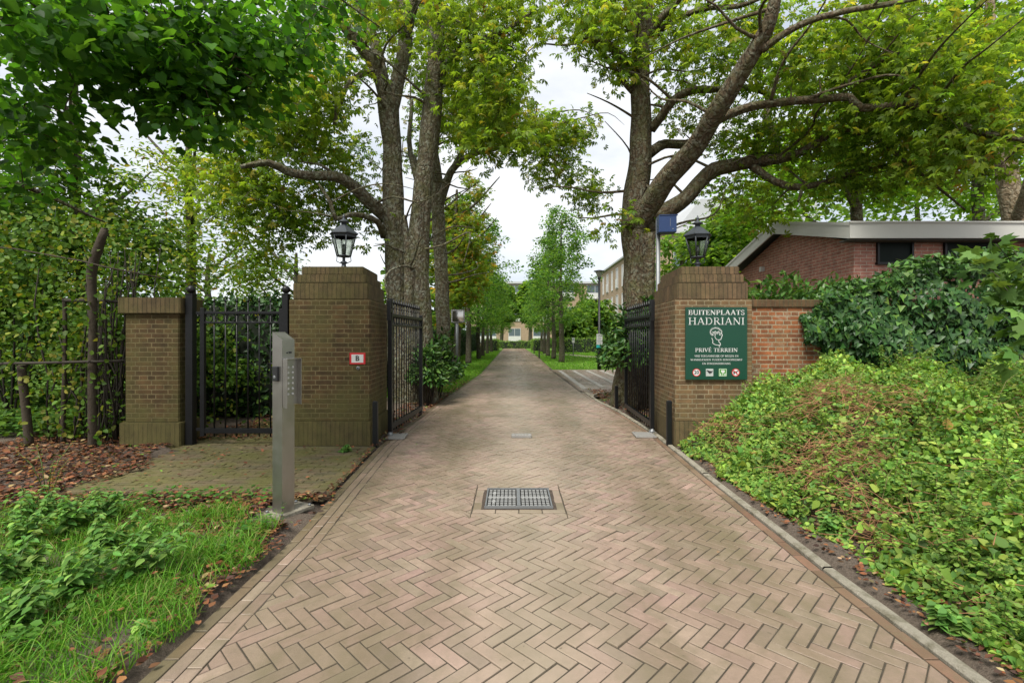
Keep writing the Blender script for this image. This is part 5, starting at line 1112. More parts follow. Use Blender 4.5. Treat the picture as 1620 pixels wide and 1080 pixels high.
# ---------------------------------------------------------------- avenue trees
def avenue(label, x, D, htop, wpx, group, cols, seed, dens=1.0):
    random.seed(seed); bx = (x-CX)/F*D; H = htop; W_ = wpx/F*D/2
    t = thing('avenue_tree', label, 'tree', (bx, D, 0), 0, group)
    mb = MB(); r = .135; nodes = []
    o, rr = limb(mb, [Vector((0, 0, 0)), Vector((.02, 0, 1.5)), Vector((-.03, .02, H*.5)), Vector((.02, 0, H*.92))], [r*1.25, r, r*.6, .02], 12, .06, .3, .02); nodes += list(zip(o, rr)); mb.build('trunk', M['bark_dark'], t)
    cs = []
    for k in range(int(95*dens)):
        u = random.random()**.85; z = 2.15+(H-2.2)*u; prof = math.sin(math.pi*min(1, (u*.80+.16)))**.75*(1-.35*u); a = random.uniform(0, 6.283); q = W_*prof*math.sqrt(random.uniform(.12, 1.0))*random.uniform(.8, 1.15)
        cs.append(Vector((q*math.cos(a), q*math.sin(a), z)))
    tw = MB(); grow([n_ for n_ in nodes if n_[0].z > 1.7], cs, tw, maxn=4, sag=.1, rmin=.006); tw.build('branches', M['twig'], t)
    leaves_obj('crown', [clump_leaves(cs, 58, .40, .125, OV, cols, [3, 4, 3], .7)], M['leaf'], t); return t
G_AV = [(.06, .15, .03), (.10, .21, .04), (.15, .27, .05)]
av = avenue('first avenue tree on the right side of the road, nearest and tallest of its row', 888, 25.8, 8.3, 138, 'right row of avenue trees', G_AV, 3, 1.25)
for k, (x, D, lab) in enumerate(((876, 29.7, 'second tree of the right avenue row counted from the gate'), (867.4, 33.9, 'third tree of the right avenue row counted from the gate'), (861.7, 38.2, 'fourth tree of the right avenue row counted from the gate'), (857, 43, 'fifth and farthest tree of the right avenue row, by the hedge block'))):
    c = copy_tree(av); c.location = ((x-CX)/F*D, D, 0); c.rotation_euler = (0, 0, 1.3*(k+1)); c.scale = (.97-.05*k,)*2+(.93-.04*k,); c['label'] = lab
av = avenue('first avenue tree on the left side of the road, just past the traffic mirror', 741, 24.6, 8.6, 175, 'left row of avenue trees', [(.05, .13, .022), (.085, .19, .03), (.13, .24, .04)], 5, 1.35)
for k, (x, D, lab) in enumerate(((757, 29.7, 'second tree of the left avenue row counted from the gate'), (764, 33.5, 'third tree of the left avenue row counted from the gate'), (771, 38.2, 'fourth tree of the left avenue row counted from the gate'), (777, 42, 'fifth and farthest tree of the left avenue row, by the hedge block'))):
    c = copy_tree(av); c.location = ((x-CX)/F*D, D, 0); c.rotation_euler = (0, 0, 1.9*(k+1)); c.scale = (.93-.03*k,)*2+(.86-.03*k,); c['label'] = lab
simple_tree('broadleaf_tree', 'tree turning yellow and orange between the slim chestnut and the left avenue row', 722, 19.5, 300, 5, [(735, 330, 19.5, 40, 60, 1.2, 26), (745, 420, 19, 40, 60, 1.2, 30), (700, 400, 19.5, 40, 90, 1.2, 24), (715, 480, 18.6, 30, 40, .8, 10)], M['bark_dark'], [(.12, .21, .03), (.18, .26, .03), (.28, .24, .03), (.34, .19, .03)], [4, 5, 2, .7], PALM, .24, 34, .5)
# trees in the far background
def far_tree(lab, x, D, top, wpx, cols, low=.12):
    bx = (x-CX)/F*D; t = thing('background_tree', lab, 'tree', (bx, D, 0)); H = 1.4+(HY-top)/F*D; W_ = wpx/F*D/2
    mb = MB(); limb(mb, [Vector((0, 0, 0)), Vector((.1, 0, H*.4)), Vector((0, 0, H*.85))], [.25, .2, .05], 10, .06, .6); mb.build('trunk', M['bark_dark'], t)
    cs = []
    for k in range(80):
        u = random.random(); a = random.uniform(0, 6.28); q = W_*math.sqrt(random.random())*(math.sin(math.pi*(u*.85+.1))**.6); cs.append(Vector((q*math.cos(a), q*math.sin(a), H*(low+(.98-low)*u))))
    leaves_obj('crown', [clump_leaves(cs, 60, W_*.35, .011*D, OV, cols, [3, 4, 3], .7)], M['leaf'], t)
G_FAR = [(.08, .17, .03), (.12, .22, .04), (.16, .27, .05)]
for (lab, x, D, top, wp) in (('round green tree behind the lamp post head', 935, 48, 478, 70), ('low bushy tree right of the right avenue row', 905, 44, 495, 60),  ('green tree filling the gap between the chestnut trunks and the avenue', 690, 27, 330, 110), ('leafy tree behind the blue box and the right lantern', 1078, 18, 368, 130), ('rounded tree right behind the right lantern, below the pale roof', 1125, 15.5, 352, 120), ('bright green tree left of the house gable', 1155, 16.5, 330, 120),
    ('dark tree far behind the left chestnut stem', 640, 30, 420, 90), ('tree right of the pale apartment block, far behind the house', 1250, 26, 260, 260), ('tree far behind the flat roof of the house', 1450, 24, 250, 300), ('tree far behind the right end of the house', 1640, 22, 220, 260), ('tree far behind the narrow-leaved tree beyond the side gate', 520, 30, 455, 70), ('tree far behind the fence at left', 180, 20, 330, 330), ('tree far behind the left edge of the fence', -20, 18, 300, 260)):
    far_tree(lab, x, D, top, wp, G_FAR if x > 600 else [(.045, .10, .018), (.07, .135, .022), (.09, .16, .03)])
far_tree('tree beside the far apartment building, its crown closing the gap over the road', 838, 60, 446, 34, G_FAR, .42); far_tree('slim tree near the far apartment building at the end of the left avenue row', 793, 61, 452, 40, G_FAR, .42)
random.seed(99)
# ---------------------------------------------------------------- hedges and shrubs
def hedge(name, label, cat, x0, x1, y0, y1, h, n, size, T, cols, wts, mat='leafsoft', inset=.10):
    cx, cy = (x0+x1)/2, (y0+y1)/2; t = thing(name, label, cat, (cx, cy, 0)); w2, d2 = (x1-x0)/2, (y1-y0)/2
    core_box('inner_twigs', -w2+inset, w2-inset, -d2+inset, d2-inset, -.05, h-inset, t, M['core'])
    leaves_obj('foliage', [leafy_box(-w2, w2, -d2, d2, .05, h, n, size, T, cols, wts)], M[mat], t); return t
G_HE = [(.09, .19, .03), (.14, .26, .04), (.20, .32, .05)]
hedge('hedge', 'low clipped light green hedge crossing the far end of the road', 'hedge', -2.4, 9.5, 56.5, 57.6, .85, 9000, .10, OV, G_HE, [3, 4, 3], inset=.06)
hedge('hedge', 'low clipped hedge behind the lawn to the right of the avenue', 'hedge', 3.9, 8.6, 41.0, 42.0, 1.25, 5000, .10, OV, G_HE, [3, 4, 3], inset=.06)
hedge('hedge', 'squared hedge block on the right road edge at the end of the avenue', 'hedge', 2.0, 3.4, 46, 50, 1.1, 3500, .09, OV, G_HE, [3, 4, 3], inset=.06)
hedge('hedge', 'squared hedge block on the left road edge at the end of the avenue', 'hedge', -2.8, -1.35, 45, 50, 1.1, 3500, .09, OV, G_HE, [3, 4, 3], inset=.06)
hedge('hedge', 'long tall dark hedge running behind the left avenue trees', 'hedge', -4.6, -3.6, 17, 54, 1.85, 22000, .11, OV, [(.018, .045, .014), (.03, .07, .02)], [1, 1], inset=.06)
hedge('laurel_hedge', 'dark glossy laurel hedge right behind the side gate', 'hedge', -5.6, -3.10, 8.3, 9.6, 2.05, 6500, .13, LAUREL, [(.02, .055, .014), (.035, .085, .02), (.055, .12, .03)], [3, 4, 2], 'leafglossy')
hedge('laurel_hedge', 'dark glossy shrubbery between the side gate path and the multi-stemmed chestnut', 'hedge', -4.6, -3.2, 10.6, 15.5, 2.0, 6000, .12, LAUREL, [(.02, .05, .014), (.03, .075, .02)], [3, 4], 'leafglossy')
def shrub(name, label, c, r, n, size, T, cols, wts, mat='leafglossy', stems=10, cat='shrub', shell=.5):
    t = thing(name, label, cat, (c[0], c[1], 0)); mb = MB()
    for k in range(stems):
        d = rand_dirs(1)[0]; d[2] = abs(d[2])+.5; e = Vector((d[0]*r[0]*.8, d[1]*r[1]*.8, c[2]+min(d[2], 1)*r[2]*.75)); mb.tube([(random.uniform(-.08, .08), random.uniform(-.08, .08), -.02), Vector((e.x*.45, e.y*.45, e.z*.5)), e], [.018, .012, .005], 6)
    mb.build('stems', M['twig'], t)
    leaves_obj('foliage', [shrub_leaves((0, 0, c[2]), r, n, size, T, cols, wts, shell)], M[mat], t); return t
G_RH = [(.025, .075, .016), (.05, .12, .022), (.09, .18, .03)]
shrub('rhododendron', 'glossy shrub at the foot of the multi-stemmed chestnut, left of the road', (-1.72, 11.1, .5), (.50, .7, .80), 1700, .14, LAUREL, G_RH, [3, 4, 3])
shrub('rhododendron', 'small leafy shrub just behind the left driveway gate leaf', (-1.70, 9.9, .50), (.34, .4, .68), 1500, .12, LAUREL, G_RH, [3, 4, 3])
shrub('rhododendron', 'big glossy shrub behind the right driveway gate leaf', (2.42, 9.1, .95), (.55, .75, .95), 2000, .15, LAUREL, G_RH, [4, 4, 2])
shrub('rhododendron', 'glossy shrub at the left corner of the parking bay beside the right chestnut', (2.55, 10.6, .8), (.62, .7, .85), 1300, .14, LAUREL, G_RH, [3, 4, 3])
shrub('rhododendron', 'light leafy shrub looking over the garden wall between the pillar and the ivy', (4.05, 7.5, 1.55), (.95, .45, .68), 1500, .13, LAUREL, [(.04, .11, .02), (.07, .16, .03), (.11, .21, .04)], [3, 4, 3], 'leafsoft')
shrub('rhododendron', 'second leafy shrub above the garden wall right beside the ivy', (4.95, 7.6, 1.6), (.8, .45, .62), 1300, .12, LAUREL, [(.04, .11, .02), (.07, .16, .03), (.11, .21, .04)], [3, 4, 3], 'leafsoft')
# bare climbing stems around the crooked post, with a few leaves
t = thing('thicket', 'tangle of bare dark climbing stems round the crooked fence post', 'climbing plant', (P(150, 700, 6.4).x, 6.4, 0)); mb = MB()
for k in range(60):
    x = random.gauss(0, .30); y = random.uniform(-.1, .5); h = random.uniform(1.0, 2.7); a = [Vector((x, y, -.02))]
    for j in range(5): p = a[-1]; a.append(Vector((p.x+random.gauss(0, .055), p.y+random.gauss(0, .04), p.z+h/5)))
    mb.tube(a, [random.uniform(.006, .014)]*5+[.004], 5)
mb.build('stems', M['twig'], t)
n = 5200; pos = np.stack([RNG.normal(0, .85, n), RNG.uniform(-.45, 1.0, n), RNG.uniform(.1, 3.1, n)], 1); pos = pos[(pos[:, 0] < .48) | (pos[:, 1] > .3)]; n = len(pos)
leaves_obj('foliage', [scatter(pos, rand_dirs(n), unit(rand_dirs(n)+np.array([0, -.6, .6])), .075*RNG.uniform(.6, 1.2, n), palette(n, [(.07, .15, .018), (.11, .20, .024), (.22, .24, .04)], [3, 3, 1.3]), OV)], M['leafsoft'], t)
shrub('shrub', 'leafy bush filling the space under the trees behind the left fence', (-6.7, 8.6, .7), (1.5, .9, .9), 3500, .09, OV, [(.035, .09, .014), (.06, .13, .02), (.09, .17, .03)], [3, 4, 2], 'leafsoft')
shrub('shrub', 'bush low behind the fence between the crooked post and the low brick pillar', (-5.15, 8.0, .6), (.8, .6, .95), 2600, .08, OV, [(.05, .12, .016), (.09, .18, .022), (.13, .22, .03)], [3, 4, 2], 'leafsoft')
shrub('shrub', 'leafy young bush just beyond the short timber fence post', (-5.9, 7.2, .8), (.75, .4, .9), 2200, .085, OV, [(.06, .13, .016), (.09, .18, .022), (.14, .22, .03)], [3, 4, 2], 'leafsoft')
shrub('shrub', 'tall loose bush beyond the fence at the left edge of the picture', (-7.6, 7.4, 1.4), (1.0, .6, 1.5), 3600, .09, OV, [(.05, .12, .016), (.08, .17, .022), (.13, .21, .03)], [3, 4, 2], 'leafsoft')
# ivy over the garden wall
n = 11500; u = RNG.random(n); xw = 3.95+u*4.8; top = 1.4+(HY-np.interp(xw, [3.83, 3.95, 4.15, 4.4, 4.86, 5.27, 5.68, 6.2, 7, 9], [520, 494, 474, 462, 448, 434, 416, 404, 398, 400]))/F*6.35
bot = np.interp(xw, [3.83, 4.1, 4.25, 4.5, 5.2, 6, 9], [1.50, 1.40, 1.15, .75, .45, .3, .2])+.05*np.sin(xw*23); vv = RNG.random(n); z = bot+(top-bot)*vv
bulge = .34*np.sin(np.pi*np.clip(vv, 0, 1)**.8)**.7*np.interp(u, [0, .2, 1], [.12, 1, 1])+.08*np.sin(xw*6+z*3)+.07*np.sin(z*8+xw*2)
y = 6.62-bulge-np.abs(RNG.normal(0, .05, n))+np.where(z > 1.95, .12, 0)
pos = np.stack([xw-6.6, y-6.5, z+.05*np.sin(xw*9)], 1); nr = unit(np.stack([RNG.normal(0, .5, n), -np.ones(n), .45+RNG.normal(0, .5, n)], 1)); dr = np.stack([RNG.normal(0, .7, n), -.25*np.ones(n), -1+RNG.normal(0, .3, n)], 1)
t = thing('ivy', 'dark glossy ivy mass hanging over the garden wall below the house windows', 'ivy', (6.6, 6.5, 0))
me_parts = [scatter(pos, dr, nr, .088*RNG.uniform(.55, 1.2, n), palette(n, [(.020, .062, .014), (.034, .092, .020), (.065, .14, .030), (.12, .22, .03)], [4, 4, 2, .35]), IVY)]
n = 3000; xw = 4.1+RNG.random(n)*4.7; top = 1.4+(HY-np.interp(xw, [3.83, 3.95, 4.15, 4.4, 4.86, 5.27, 5.68, 6.2, 7, 9], [512, 490, 468, 456, 442, 428, 408, 397, 392, 396]))/F*6.5
pos = np.stack([xw-6.6, RNG.uniform(-.1, .6, n), top-np.abs(RNG.normal(0, .16, n))+.06*np.sin(xw*7)], 1)
me_parts.append(scatter(pos, rand_dirs(n), unit(rand_dirs(n)*.7+np.array([0, -.4, .8])), .085*RNG.uniform(.6, 1.2, n), palette(n, [(.03, .08, .018), (.055, .13, .026), (.09, .19, .035)], [3, 4, 2]), IVY))
leaves_obj('foliage', me_parts, M['leafglossy'], t)
mb = MB()
for k in range(26):
    x = random.uniform(-2.1, 2.0); a = [Vector((x, .06, .4)), Vector((x+random.uniform(-.2, .2), -.02, 1.1)), Vector((x+random.uniform(-.3, .3), .0, 1.7))]; mb.tube(a, [.012, .010, .005], 6)
for k in range(9):
    x = random.uniform(-1.2, 2.0); z = 2.3; a = [Vector((x, .1, z-.4)), Vector((x+random.uniform(-.1, .1), .05, z+.05)), Vector((x+random.uniform(-.2, .1), .0, z+.25))]; mb.tube(a, [.008, .006, .003], 5)
mb.build('stems', M['twig'], t)
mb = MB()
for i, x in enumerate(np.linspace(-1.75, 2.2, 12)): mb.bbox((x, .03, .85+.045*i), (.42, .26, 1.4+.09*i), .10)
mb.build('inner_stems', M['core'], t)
# young maple at the right edge
t = thing('maple_sapling', 'pale green maple sapling reaching in at the right edge before the ivy', 'sapling', (5.15, 4.55, 0)); mb = MB(); tips = []
for (x, y, D) in ((1600, 390, 4.6), (1560, 420, 4.6), (1585, 450, 4.5), (1615, 420, 4.4), (1590, 500, 4.4), (1612, 560, 4.3), (1575, 385, 4.7), (1540, 405, 4.8)):
    e = P(x, y, D)-Vector((5.15, 4.55, 0)); mb.tube([Vector((0, 0, .0)), Vector((-.02, 0, .9)), Vector((e.x*.35, e.y*.4, e.z*.8)), e], [.014, .011, .007, .003], 6); tips += [e, e*.93+Vector((.03, .02, .0)), e*.86+Vector((.05, 0, .02))]
mb.build('stem', M['twig'], t); leaves_obj('foliage', [clump_leaves(tips, 5, .14, .13, MAPLE, [(.07, .15, .03), (.11, .21, .045), (.14, .25, .06)], [2, 3, 2], .7)], M['leafsoft'], t)
M['gs0'] = plain('greenish shoot stem', (.14, .12, .04), .7, bmp=0)
# ---------------------------------------------------------------- undergrowth bed on the right
def bed_h(x, y):
    e = 2.08+.06*np.sin(y*2.7)+.05*np.sin(y*6.1+1)
    s_ = np.clip((x-e)/np.interp(y, [1, 3, 6], [1.5, 1.4, 1.7]), 0, 1); top = np.interp(y, [1, 2.2, 3.2, 4.6, 6], [.36, .46, .66, .88, .98])
    return top*(1-(1-s_)**1.7)+s_*(.11*np.sin(x*3.1+y*2.2)+.085*np.sin(x*6.3-y*4.1+1)+.06*np.sin(x*11.3+y*9.1)*np.sin(y*7.7-x*3)), s_
vs = []; nxg, nyg = 60, 50; X_ = np.linspace(2.1, 9.0, nxg); Y_ = np.linspace(.6, 6.55, nyg); gx, gy = np.meshgrid(X_, Y_); hh, ss = bed_h(gx, gy); hz_ = np.where(ss > 0, hh*.72-.10, -.1)
ii = (np.arange(nyg-1)[:, None]*nxg+np.arange(nxg-1)[None, :]).ravel()
tag(link('undergrowth_mound', quads_mesh('undergrowth_mound', np.stack([gx.ravel(), gy.ravel(), hz_.ravel()], 1), np.stack([ii, ii+1, ii+nxg+1, ii+nxg], 1), smooth=True), plain('tangled dark undergrowth base', (.065, .045, .022), .95, var=.6, scale=50, bmp=1, bd=.03)), kind='stuff')
def dry(x, y): return np.clip((np.sin(x*2.3+y*1.4)+np.sin(x*3.1-y*2.2+2)+.6*np.sin(x*7+y*5)+.4*np.sin(x*13-y*9)+2.2*np.exp(-((x-2.6)**2+(y-3.9)**2)/.18)+2.0*np.exp(-((x-2.75)**2+(y-2.6)**2)/.10)+(1.5+.8*np.sin(y*6.3)+.7*np.sin(y*13+x*9))*np.exp(-((x-2.42)/.22)**2)*np.clip(y-1.9, 0, 1)-.72)*1.4, 0, 1)
def bed_points(n, x0=2.1, x1=6.6, y0=1.0, y1=6.45, lift=.0, depth=.16):
    x = x0+(x1-x0)*RNG.random(n)**1.45; y = RNG.uniform(y0, y1, n); ok = (x < 1.15*y+.9) & ~((y > 6.1) & (x < 3.1)); x, y = x[ok], y[ok]
    h, s_ = bed_h(x, y); k = s_ > .0; x, y, h, s_ = x[k], y[k], h[k], s_[k]
    return x, y, h, s_, h-np.abs(RNG.normal(0, depth, len(x)))*np.clip(s_*2, .3, 1)+lift
x, y, h, s_, z = bed_points(140000); z = np.maximum(z, .01+.03*RNG.random(len(x)))
br = dry(x, y); k = RNG.random(len(x)) > .80*br; x, y, h, s_, z = x[k], y[k], h[k], s_[k], z[k]; n = len(x)
e = .02; hx1, _ = bed_h(x+e, y); hy1, _ = bed_h(x, y+e); nr = np.stack([-(hx1-h)/e, -(hy1-h)/e, np.ones(n)], 1); nr = unit(unit(nr)+RNG.normal(size=(n, 3))*.5+np.array([0, 0, .3]))
clumpv = (.90+.10*np.clip((x-2.6)/1.5, 0, 1.6))*(1+.26*np.sin(x*4.7+y*1.3)*np.sin(y*5.2-x)+.14*np.sin(x*13+y*11)+.16*np.clip((z-h)/.12+.8, -1.2, 1)); cc = palette(n, [(.10, .21, .045), (.17, .32, .06), (.26, .41, .075), (.34, .45, .09), (.24, .16, .05)], [3, 4, 4, 2.0, .35])*clumpv[:, None]  # patchy leaf tone; leaves deep in the mass darkened, shade put into the colour
sz = (.022+.040*RNG.random(n)**1.6)*np.where(RNG.random(n) < .06, 1.7, 1); dr = rand_dirs(n); dr[:, 2] -= .25
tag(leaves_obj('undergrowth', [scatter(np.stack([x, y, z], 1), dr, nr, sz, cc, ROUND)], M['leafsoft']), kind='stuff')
# shoots standing up out of the mass
px__, dr__, sz__ = [], [], []; sh = MB()
for k in range(520):
    y = random.uniform(1.7, 6.2); x = 2.15+(min(1.1*y+.7, 6.5)-2.15)*random.random()**1.2
    h, s_ = bed_h(np.array([x]), np.array([y])); h = float(h[0])
    if s_[0] < .04 or (y > 6 and x < 3.1): continue
    l = random.uniform(.10, .30)*(1.0 if random.random() < .8 else 1.5); d = Vector((random.gauss(0, .45), random.gauss(-.1, .4), 1)).normalized(); b = Vector((x, y, h-.05)); e = b+d*l+Vector((d.x, d.y, -.3))*l*.4; m_ = b+d*l*.6
    sh.tube([b, m_, e], [.0025, .002, .001], 3, caps=False); nn = int(l/.022)
    for j in range(nn):
        u = .25+.75*j/nn; p = b*(1-u)**2+m_*2*u*(1-u)+e*u*u
        for q in (0, math.pi): a = j*1.9+q; px__.append(tuple(p)); dr__.append((math.cos(a), math.sin(a), -.1)); sz__.append(random.uniform(.026, .046)*(1.15-.5*u))
tag(sh.build('shoot_stems', M['gs0']), kind='stuff'); n = len(px__)
tag(leaves_obj('undergrowth_shoots', [scatter(np.array(px__), np.array(dr__), unit(np.array([[0, 0, 1.0]]*n)+RNG.normal(size=(n, 3))*.35), np.array(sz__), palette(n, [(.13, .26, .05), (.20, .34, .065), (.28, .38, .08)], [3, 4, 2]), tmpl_oval(.34, .3, .68, .04, -.08))], M['leafsoft']), kind='stuff')
# dry stems
mb = MB()
for k in range(6500):
    x = random.uniform(2.3, 5.2); y = random.uniform(1.6, 6.0)
    if random.random() > .05+float(dry(x, y)): continue
    if x > 1.1*y+.9: continue
    h, s_ = bed_h(np.array([x]), np.array([y])); h = float(h[0]); 
    if s_[0] < .05: continue
    a = random.uniform(0, 6.28); l = random.uniform(.15, .45); d = Vector((math.cos(a), math.sin(a)*.6, random.uniform(-.5, .6))).normalized(); p = Vector((x, y, max(.03, h-.06+random.uniform(-.06, .05))))
    mb.tube([p-d*l/2, p+Vector((0, 0, .03)), p+d*l/2], [.0026, .0023, .0012], 3, caps=False)
M['straw'] = plain('dry reddish brown stems', (.36, .175, .085), .8, var=.45, scale=9, bmp=0)
tag(mb.build('dry_stems', M['straw']), kind='stuff')
# ---------------------------------------------------------------- left verge: grass, nettles, litter
def in_road(x, y): 
    L = np.interp(y, [p[0] for p in LP], [p[1] for p in LP]); return x > L-.02
def grass_patch(name, pts, hmin, hmax, cols, wts, wdt=1.0):
    x, y = pts; n = len(x); d = RNG.normal(size=(n, 3))*.35; d[:, 2] = 1; L = RNG.uniform(hmin, hmax, n); T = (BLADE[0]*np.array([1, wdt*.75, 4.5]), BLADE[1])
    nr = rand_dirs(n); nr[:, 2] = 0; return scatter(np.stack([x, y, GZ(x, y)-.005], 1), d, unit(nr), L, palette(n, cols, wts, .15), T)
G_GR = [(.07, .22, .014), (.11, .29, .02), (.17, .34, .035), (.26, .27, .08)]
n = 76000; y = RNG.uniform(1.35, 4.3, n); x = RNG.uniform(-4.6, -1.5, n)
dens = np.clip(1.25-.55*np.abs(y-2.7+.25*np.sin(x*3))-.35*np.clip(-x-2.9, 0, 3), 0, 1)*(.55+.45*np.sin(x*6.1+y*4.3)*np.sin(y*7-x*3)); edge = np.interp(y, [1, 2, 3, 3.6, 4.2], [-1.55, -1.56, -1.60, -1.66, -1.85])+.05*np.sin(y*9)
k = (x < edge) & ~((x > -2.0) & (y > 3.5)) & (RNG.random(n) < dens) & (y < 3.75+.1*np.sin(x*8)); gp = grass_patch('g', (x[k], y[k]), .05, .135, G_GR, [3, 4, 3, 1.1])
tag(leaves_obj('grass', [gp], M['grassblade']), kind='stuff')
n = 90000; y = 11+RNG.random(n)**1.4*34; x = np.where(RNG.random(n) < .4, -1.15-RNG.random(n)*2.4, 1.75+RNG.random(n)*11); L = np.interp(y, [p[0] for p in LP], [p[1] for p in LP]); Rr = np.interp(y, [p[0] for p in RP], [p[1] for p in RP])
k = ((x < L-.06-.25*(y < 12)) & (x > -3.6)) | ((x > Rr+.05) & (y > 20.5)); k &= ~((x > 0) & (np.abs(y-np.interp(x, [2, 4.2, 5.2, 7.2, 10, 14], [36.7, 36.5, 33, 29, 26.2, 24.4])) < .55))
x, y = x[k], y[k]; n = len(x); T = (BLADE[0][:4]*np.array([1, 3.2, 1]), BLADE[1][:1]); d = RNG.normal(size=(n, 3))*.5; d[:, 2] = 1
tag(leaves_obj('lawn', [scatter(np.stack([x, y, GZ(x, y)-.01], 1), d, rand_dirs(n), RNG.uniform(.07, .13, n)*(1+y*.012), palette(n, [(.10, .27, .02), (.16, .34, .03), (.22, .38, .05)], [3, 4, 3]), T)], M['grassblade']), kind='stuff')
def nettle(label, x, y, h, lean, n=9, name='nettle_plant', size=.085, group=None, cols=((.10, .23, .05), (.16, .32, .07), (.24, .38, .09))):
    t = thing(name, label, 'weed', (x, y, 0), 0, group); mb = MB(); pos, dr, sz = [], [], []
    for k in range(n):
        a = random.uniform(0, 6.28); e = Vector((math.cos(a)*h*.35+lean[0]*h, math.sin(a)*h*.35+lean[1]*h, h*random.uniform(.6, 1))); b = Vector((random.uniform(-.05, .05), random.uniform(-.05, .05), 0)); m_ = b.lerp(e, .5)+Vector((0, 0, h*.15)); mb.tube([b, m_, e], [.004, .003, .0015], 4)
        for j in range(9):
            u = .2+.8*j/8; p = b*(1-u)**2+m_*2*u*(1-u)+e*u*u
            for s_ in (0, math.pi): aa = j*1.57+s_; pos.append(tuple(p)); dr.append((math.cos(aa), math.sin(aa), -.25)); sz.append(size*(1.1-.6*u)*random.uniform(.7, 1.2))
    mb.build('stem', plain('green stem', (.08, .14, .03), .6, bmp=0) if 'gs' not in M else M['gs'], t); n2 = len(pos)
    leaves_obj('foliage', [scatter(np.array(pos), np.array(dr), unit(np.array([[0, 0, 1.0]]*n2)+RNG.normal(size=(n2, 3))*.3), np.array(sz), palette(n2, list(cols), [3, 4, 2]), ROUND if name == 'broadleaf_weed' else tmpl_oval(.27, .25, .6, .05, -.10))], M['leafsoft'], t)
M['gs'] = plain('green stem', (.08, .14, .03), .6, bmp=0)
for (px_, py_, h, lean, lab) in ((90, 960, .34, (.5, .2), 'leafy nettle clump at the left, leaning right in the grass'), (190, 930, .36, (.5, .2), 'large nettle clump in the middle of the left verge'), (150, 890, .30, (.3, .3), 'nettle between the grass and the fallen leaves'),
    (40, 870, .34, (.1, .1), 'light green weed clump at the left edge'), (110, 850, .34, (.2, .1), 'light green weed clump in front of the leaf litter'), (25, 930, .30, (.1, 0), 'weed clump low at the left edge of the picture'), (10, 1010, .26, (.2, 0), 'weed near the lower left corner'), (150, 835, .24, (.3, .1), 'small weed clump at the path edge'), (60, 835, .3, (0, 0), 'pale weed clump left of the mossy path')):
    D = D_of(py_); p = P(px_, py_, D); nettle(lab, p.x, D, h, lean, 12)
for (px_, py_, h, lab) in ((235, 1005, .08, 'broad-leaved weed low in the grass near the lower left'), (1310, 850, .17, 'broad-leaved seedling on the soil strip before the undergrowth'), (1500, 1000, .14, 'small weed at the soil strip near the lower right'), (545, 715, .10, 'tuft of weed at the foot of the algae green pillar'), (1095, 700, .22, 'weed tuft at the foot of the brown pillar'), (1125, 715, .30, 'leafy weed left end of the undergrowth below the sign')):
    D = D_of(py_); p = P(px_, py_, D); nettle(lab, p.x, D, h, (0, 0), 6, 'broadleaf_weed', .07)
D = D_of(790); p = P(75, 790, D)
nettle('dry orange seeding dock standing before the fence', p.x, D, .55, (-.05, 0), 5, 'dock_plant', .045, None, ((.25, .15, .03), (.30, .17, .04), (.12, .16, .03)))
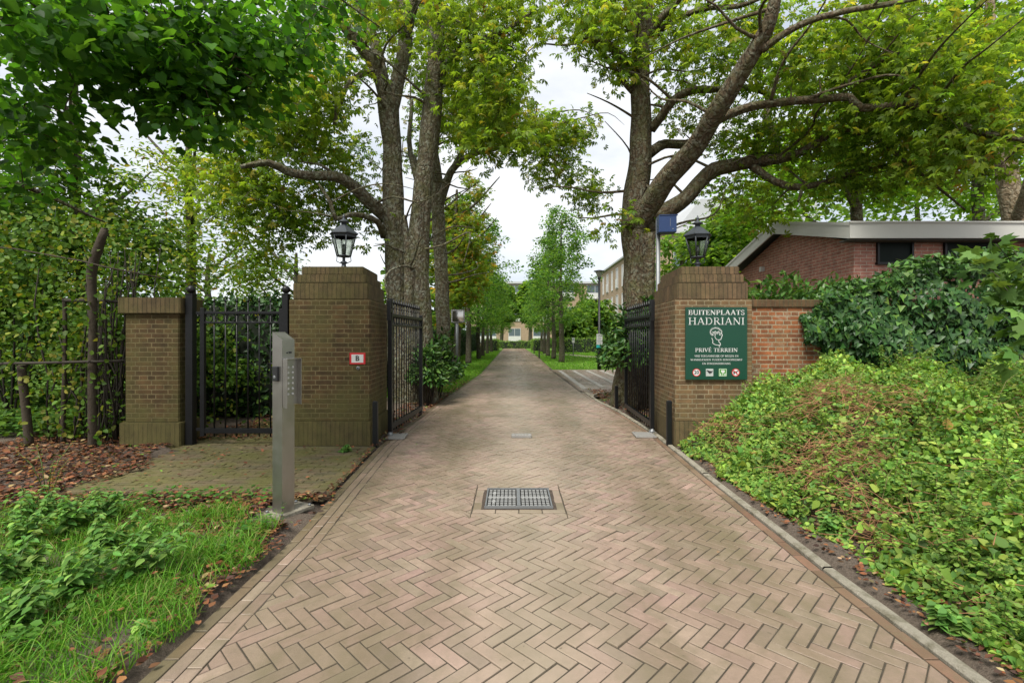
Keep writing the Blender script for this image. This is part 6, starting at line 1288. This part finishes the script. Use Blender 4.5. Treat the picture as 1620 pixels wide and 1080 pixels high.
# fallen leaves
def litter(n, fx, fy, keep, size=.055, green=.06, z=.012):
    x, y = fx(n), fy(n); k = keep(x, y) & ~((x > -1.98) & (x < -1.55) & (y > 3.55) & (y < 4.1)); x, y = x[k], y[k]; n = len(x); nr = rand_dirs(n)*.45; nr[:, 2] = 1
    T = tmpl_oval(.3, .3, .65, .12, .08)
    return scatter(np.stack([x, y, z+GZ(x, y)*.6+RNG.random(n)*.022], 1), rand_dirs(n)*np.array([1, 1, .15]), unit(nr), size*RNG.uniform(.5, 1.3, n), palette(n, [(.17, .065, .03), (.22, .10, .045), (.11, .05, .028), (.30, .20, .10), (.07, .042, .03), (.12, .2, .03)], [4, 3, 4, 1.3, 3, green*10], .25), T)
U = lambda a, b: (lambda n: RNG.uniform(a, b, n))
lp = [litter(9000, U(-5.2, -1.55), U(3.3, 4.25), lambda x, y: (x < -1.62) & (y > 3.2+.12*np.sin(x*5)) & (RNG.random(len(x)) < .55) & ~((np.abs(x+1.8) < .17) & (np.abs(y-3.83) < .2))),
 litter(10500, U(-6.6, -3.2), U(3.9, 7.2), lambda x, y: (x < -4.0+.16*np.sin(y*4)-(y-5)*.2)),
 litter(2600, U(-4.3, -2.85), U(6.5, 9.5), lambda x, y: (RNG.random(len(x)) < .7)),
 litter(420, U(-4.1, -1.75), U(4.2, 6.1), lambda x, y: RNG.random(len(x)) < .25+.6*(x < -3.3)+.4*(y > 5.8), .042, .12, .014),
 litter(2600, U(-1.85, -1.48), U(1.2, 4.2), lambda x, y: (x < -1.50-.14*RNG.random(len(x))) & (np.sin(y*5)+RNG.random(len(x)) > -.1), .04),
 litter(2600, U(-2.5, -1.35), U(6.6, 15), lambda x, y: (x < np.interp(y, [p[0] for p in LP], [p[1] for p in LP])+.10*RNG.random(len(x))) & (x > np.interp(y, [p[0] for p in LP], [p[1] for p in LP])-.55), .06),
 litter(2200, U(1.95, 3.2), U(7.3, 12.6), lambda x, y: x > np.interp(y, [p[0] for p in RP], [p[1] for p in RP])+.09, .06),
 litter(2600, U(1.95, 2.6), U(1.2, 6.2), lambda x, y: x > np.interp(y, [p[0] for p in RP], [p[1] for p in RP])+.12, .035),
 litter(700, U(-4.2, -1.6), U(1.5, 3.6), lambda x, y: RNG.random(len(x)) < .7, .042, .1, .05),
 litter(900, U(-1.82, -1.5), U(4.1, 6.6), lambda x, y: np.abs(x-np.interp(y, [p[0] for p in LP], [p[1] for p in LP])+.03) < .05*RNG.random(len(x))+.01, .035, .05, .012),
 litter(150, U(-1.5, 1.8), U(1.5, 12), lambda x, y: RNG.random(len(x)) < .1+.7*(x < -1.15), .028, .1, .004)]
tag(leaves_obj('fallen_leaves', lp, M['litter']), kind='stuff')
n = 1500; x = RNG.uniform(-6.5, -1.7, n); y = RNG.uniform(1.6, 6, n)
n = 26000; y = RNG.uniform(6.5, 11, n); x = RNG.uniform(-10, -4.5, n); k = (x < -5.0) | (y > 8.2); x, y = x[k], y[k]; n = len(x); d = rand_dirs(n); d[:, 2] = .1
tag(leaves_obj('shade_plants', [scatter(np.stack([x, y, .03+.28*RNG.random(n)], 1), d, unit(rand_dirs(n)*.5+np.array([0, 0, 1])), RNG.uniform(.05, .09, n), palette(n, [(.05, .12, .02), (.08, .18, .03), (.13, .24, .04)], [3, 4, 2]), OV)], M['leafsoft']), kind='stuff')
# low ground weeds mixed into the left verge
n = 9000; y = RNG.uniform(1.5, 4.4, n); x = RNG.uniform(-5.2, -1.75, n); k = (np.sin(x*2.1+1)*np.sin(y*3.3)+.35*np.clip(-x-2.6, 0, 2) > .12) & (y < 4.2) ; x, y = x[k], y[k]; n = len(x); d = rand_dirs(n); d[:, 2] = .1
tag(leaves_obj('ground_weeds', [scatter(np.stack([x, y, .02+.10*RNG.random(n)], 1), d, unit(rand_dirs(n)*.5+np.array([0, 0, 1])), RNG.uniform(.02, .05, n), palette(n, [(.05, .14, .025), (.08, .20, .03), (.12, .25, .045)], [3, 4, 2]), tmpl_oval(.34, .3, .68, .04, -.08))], M['leafsoft']), kind='stuff')
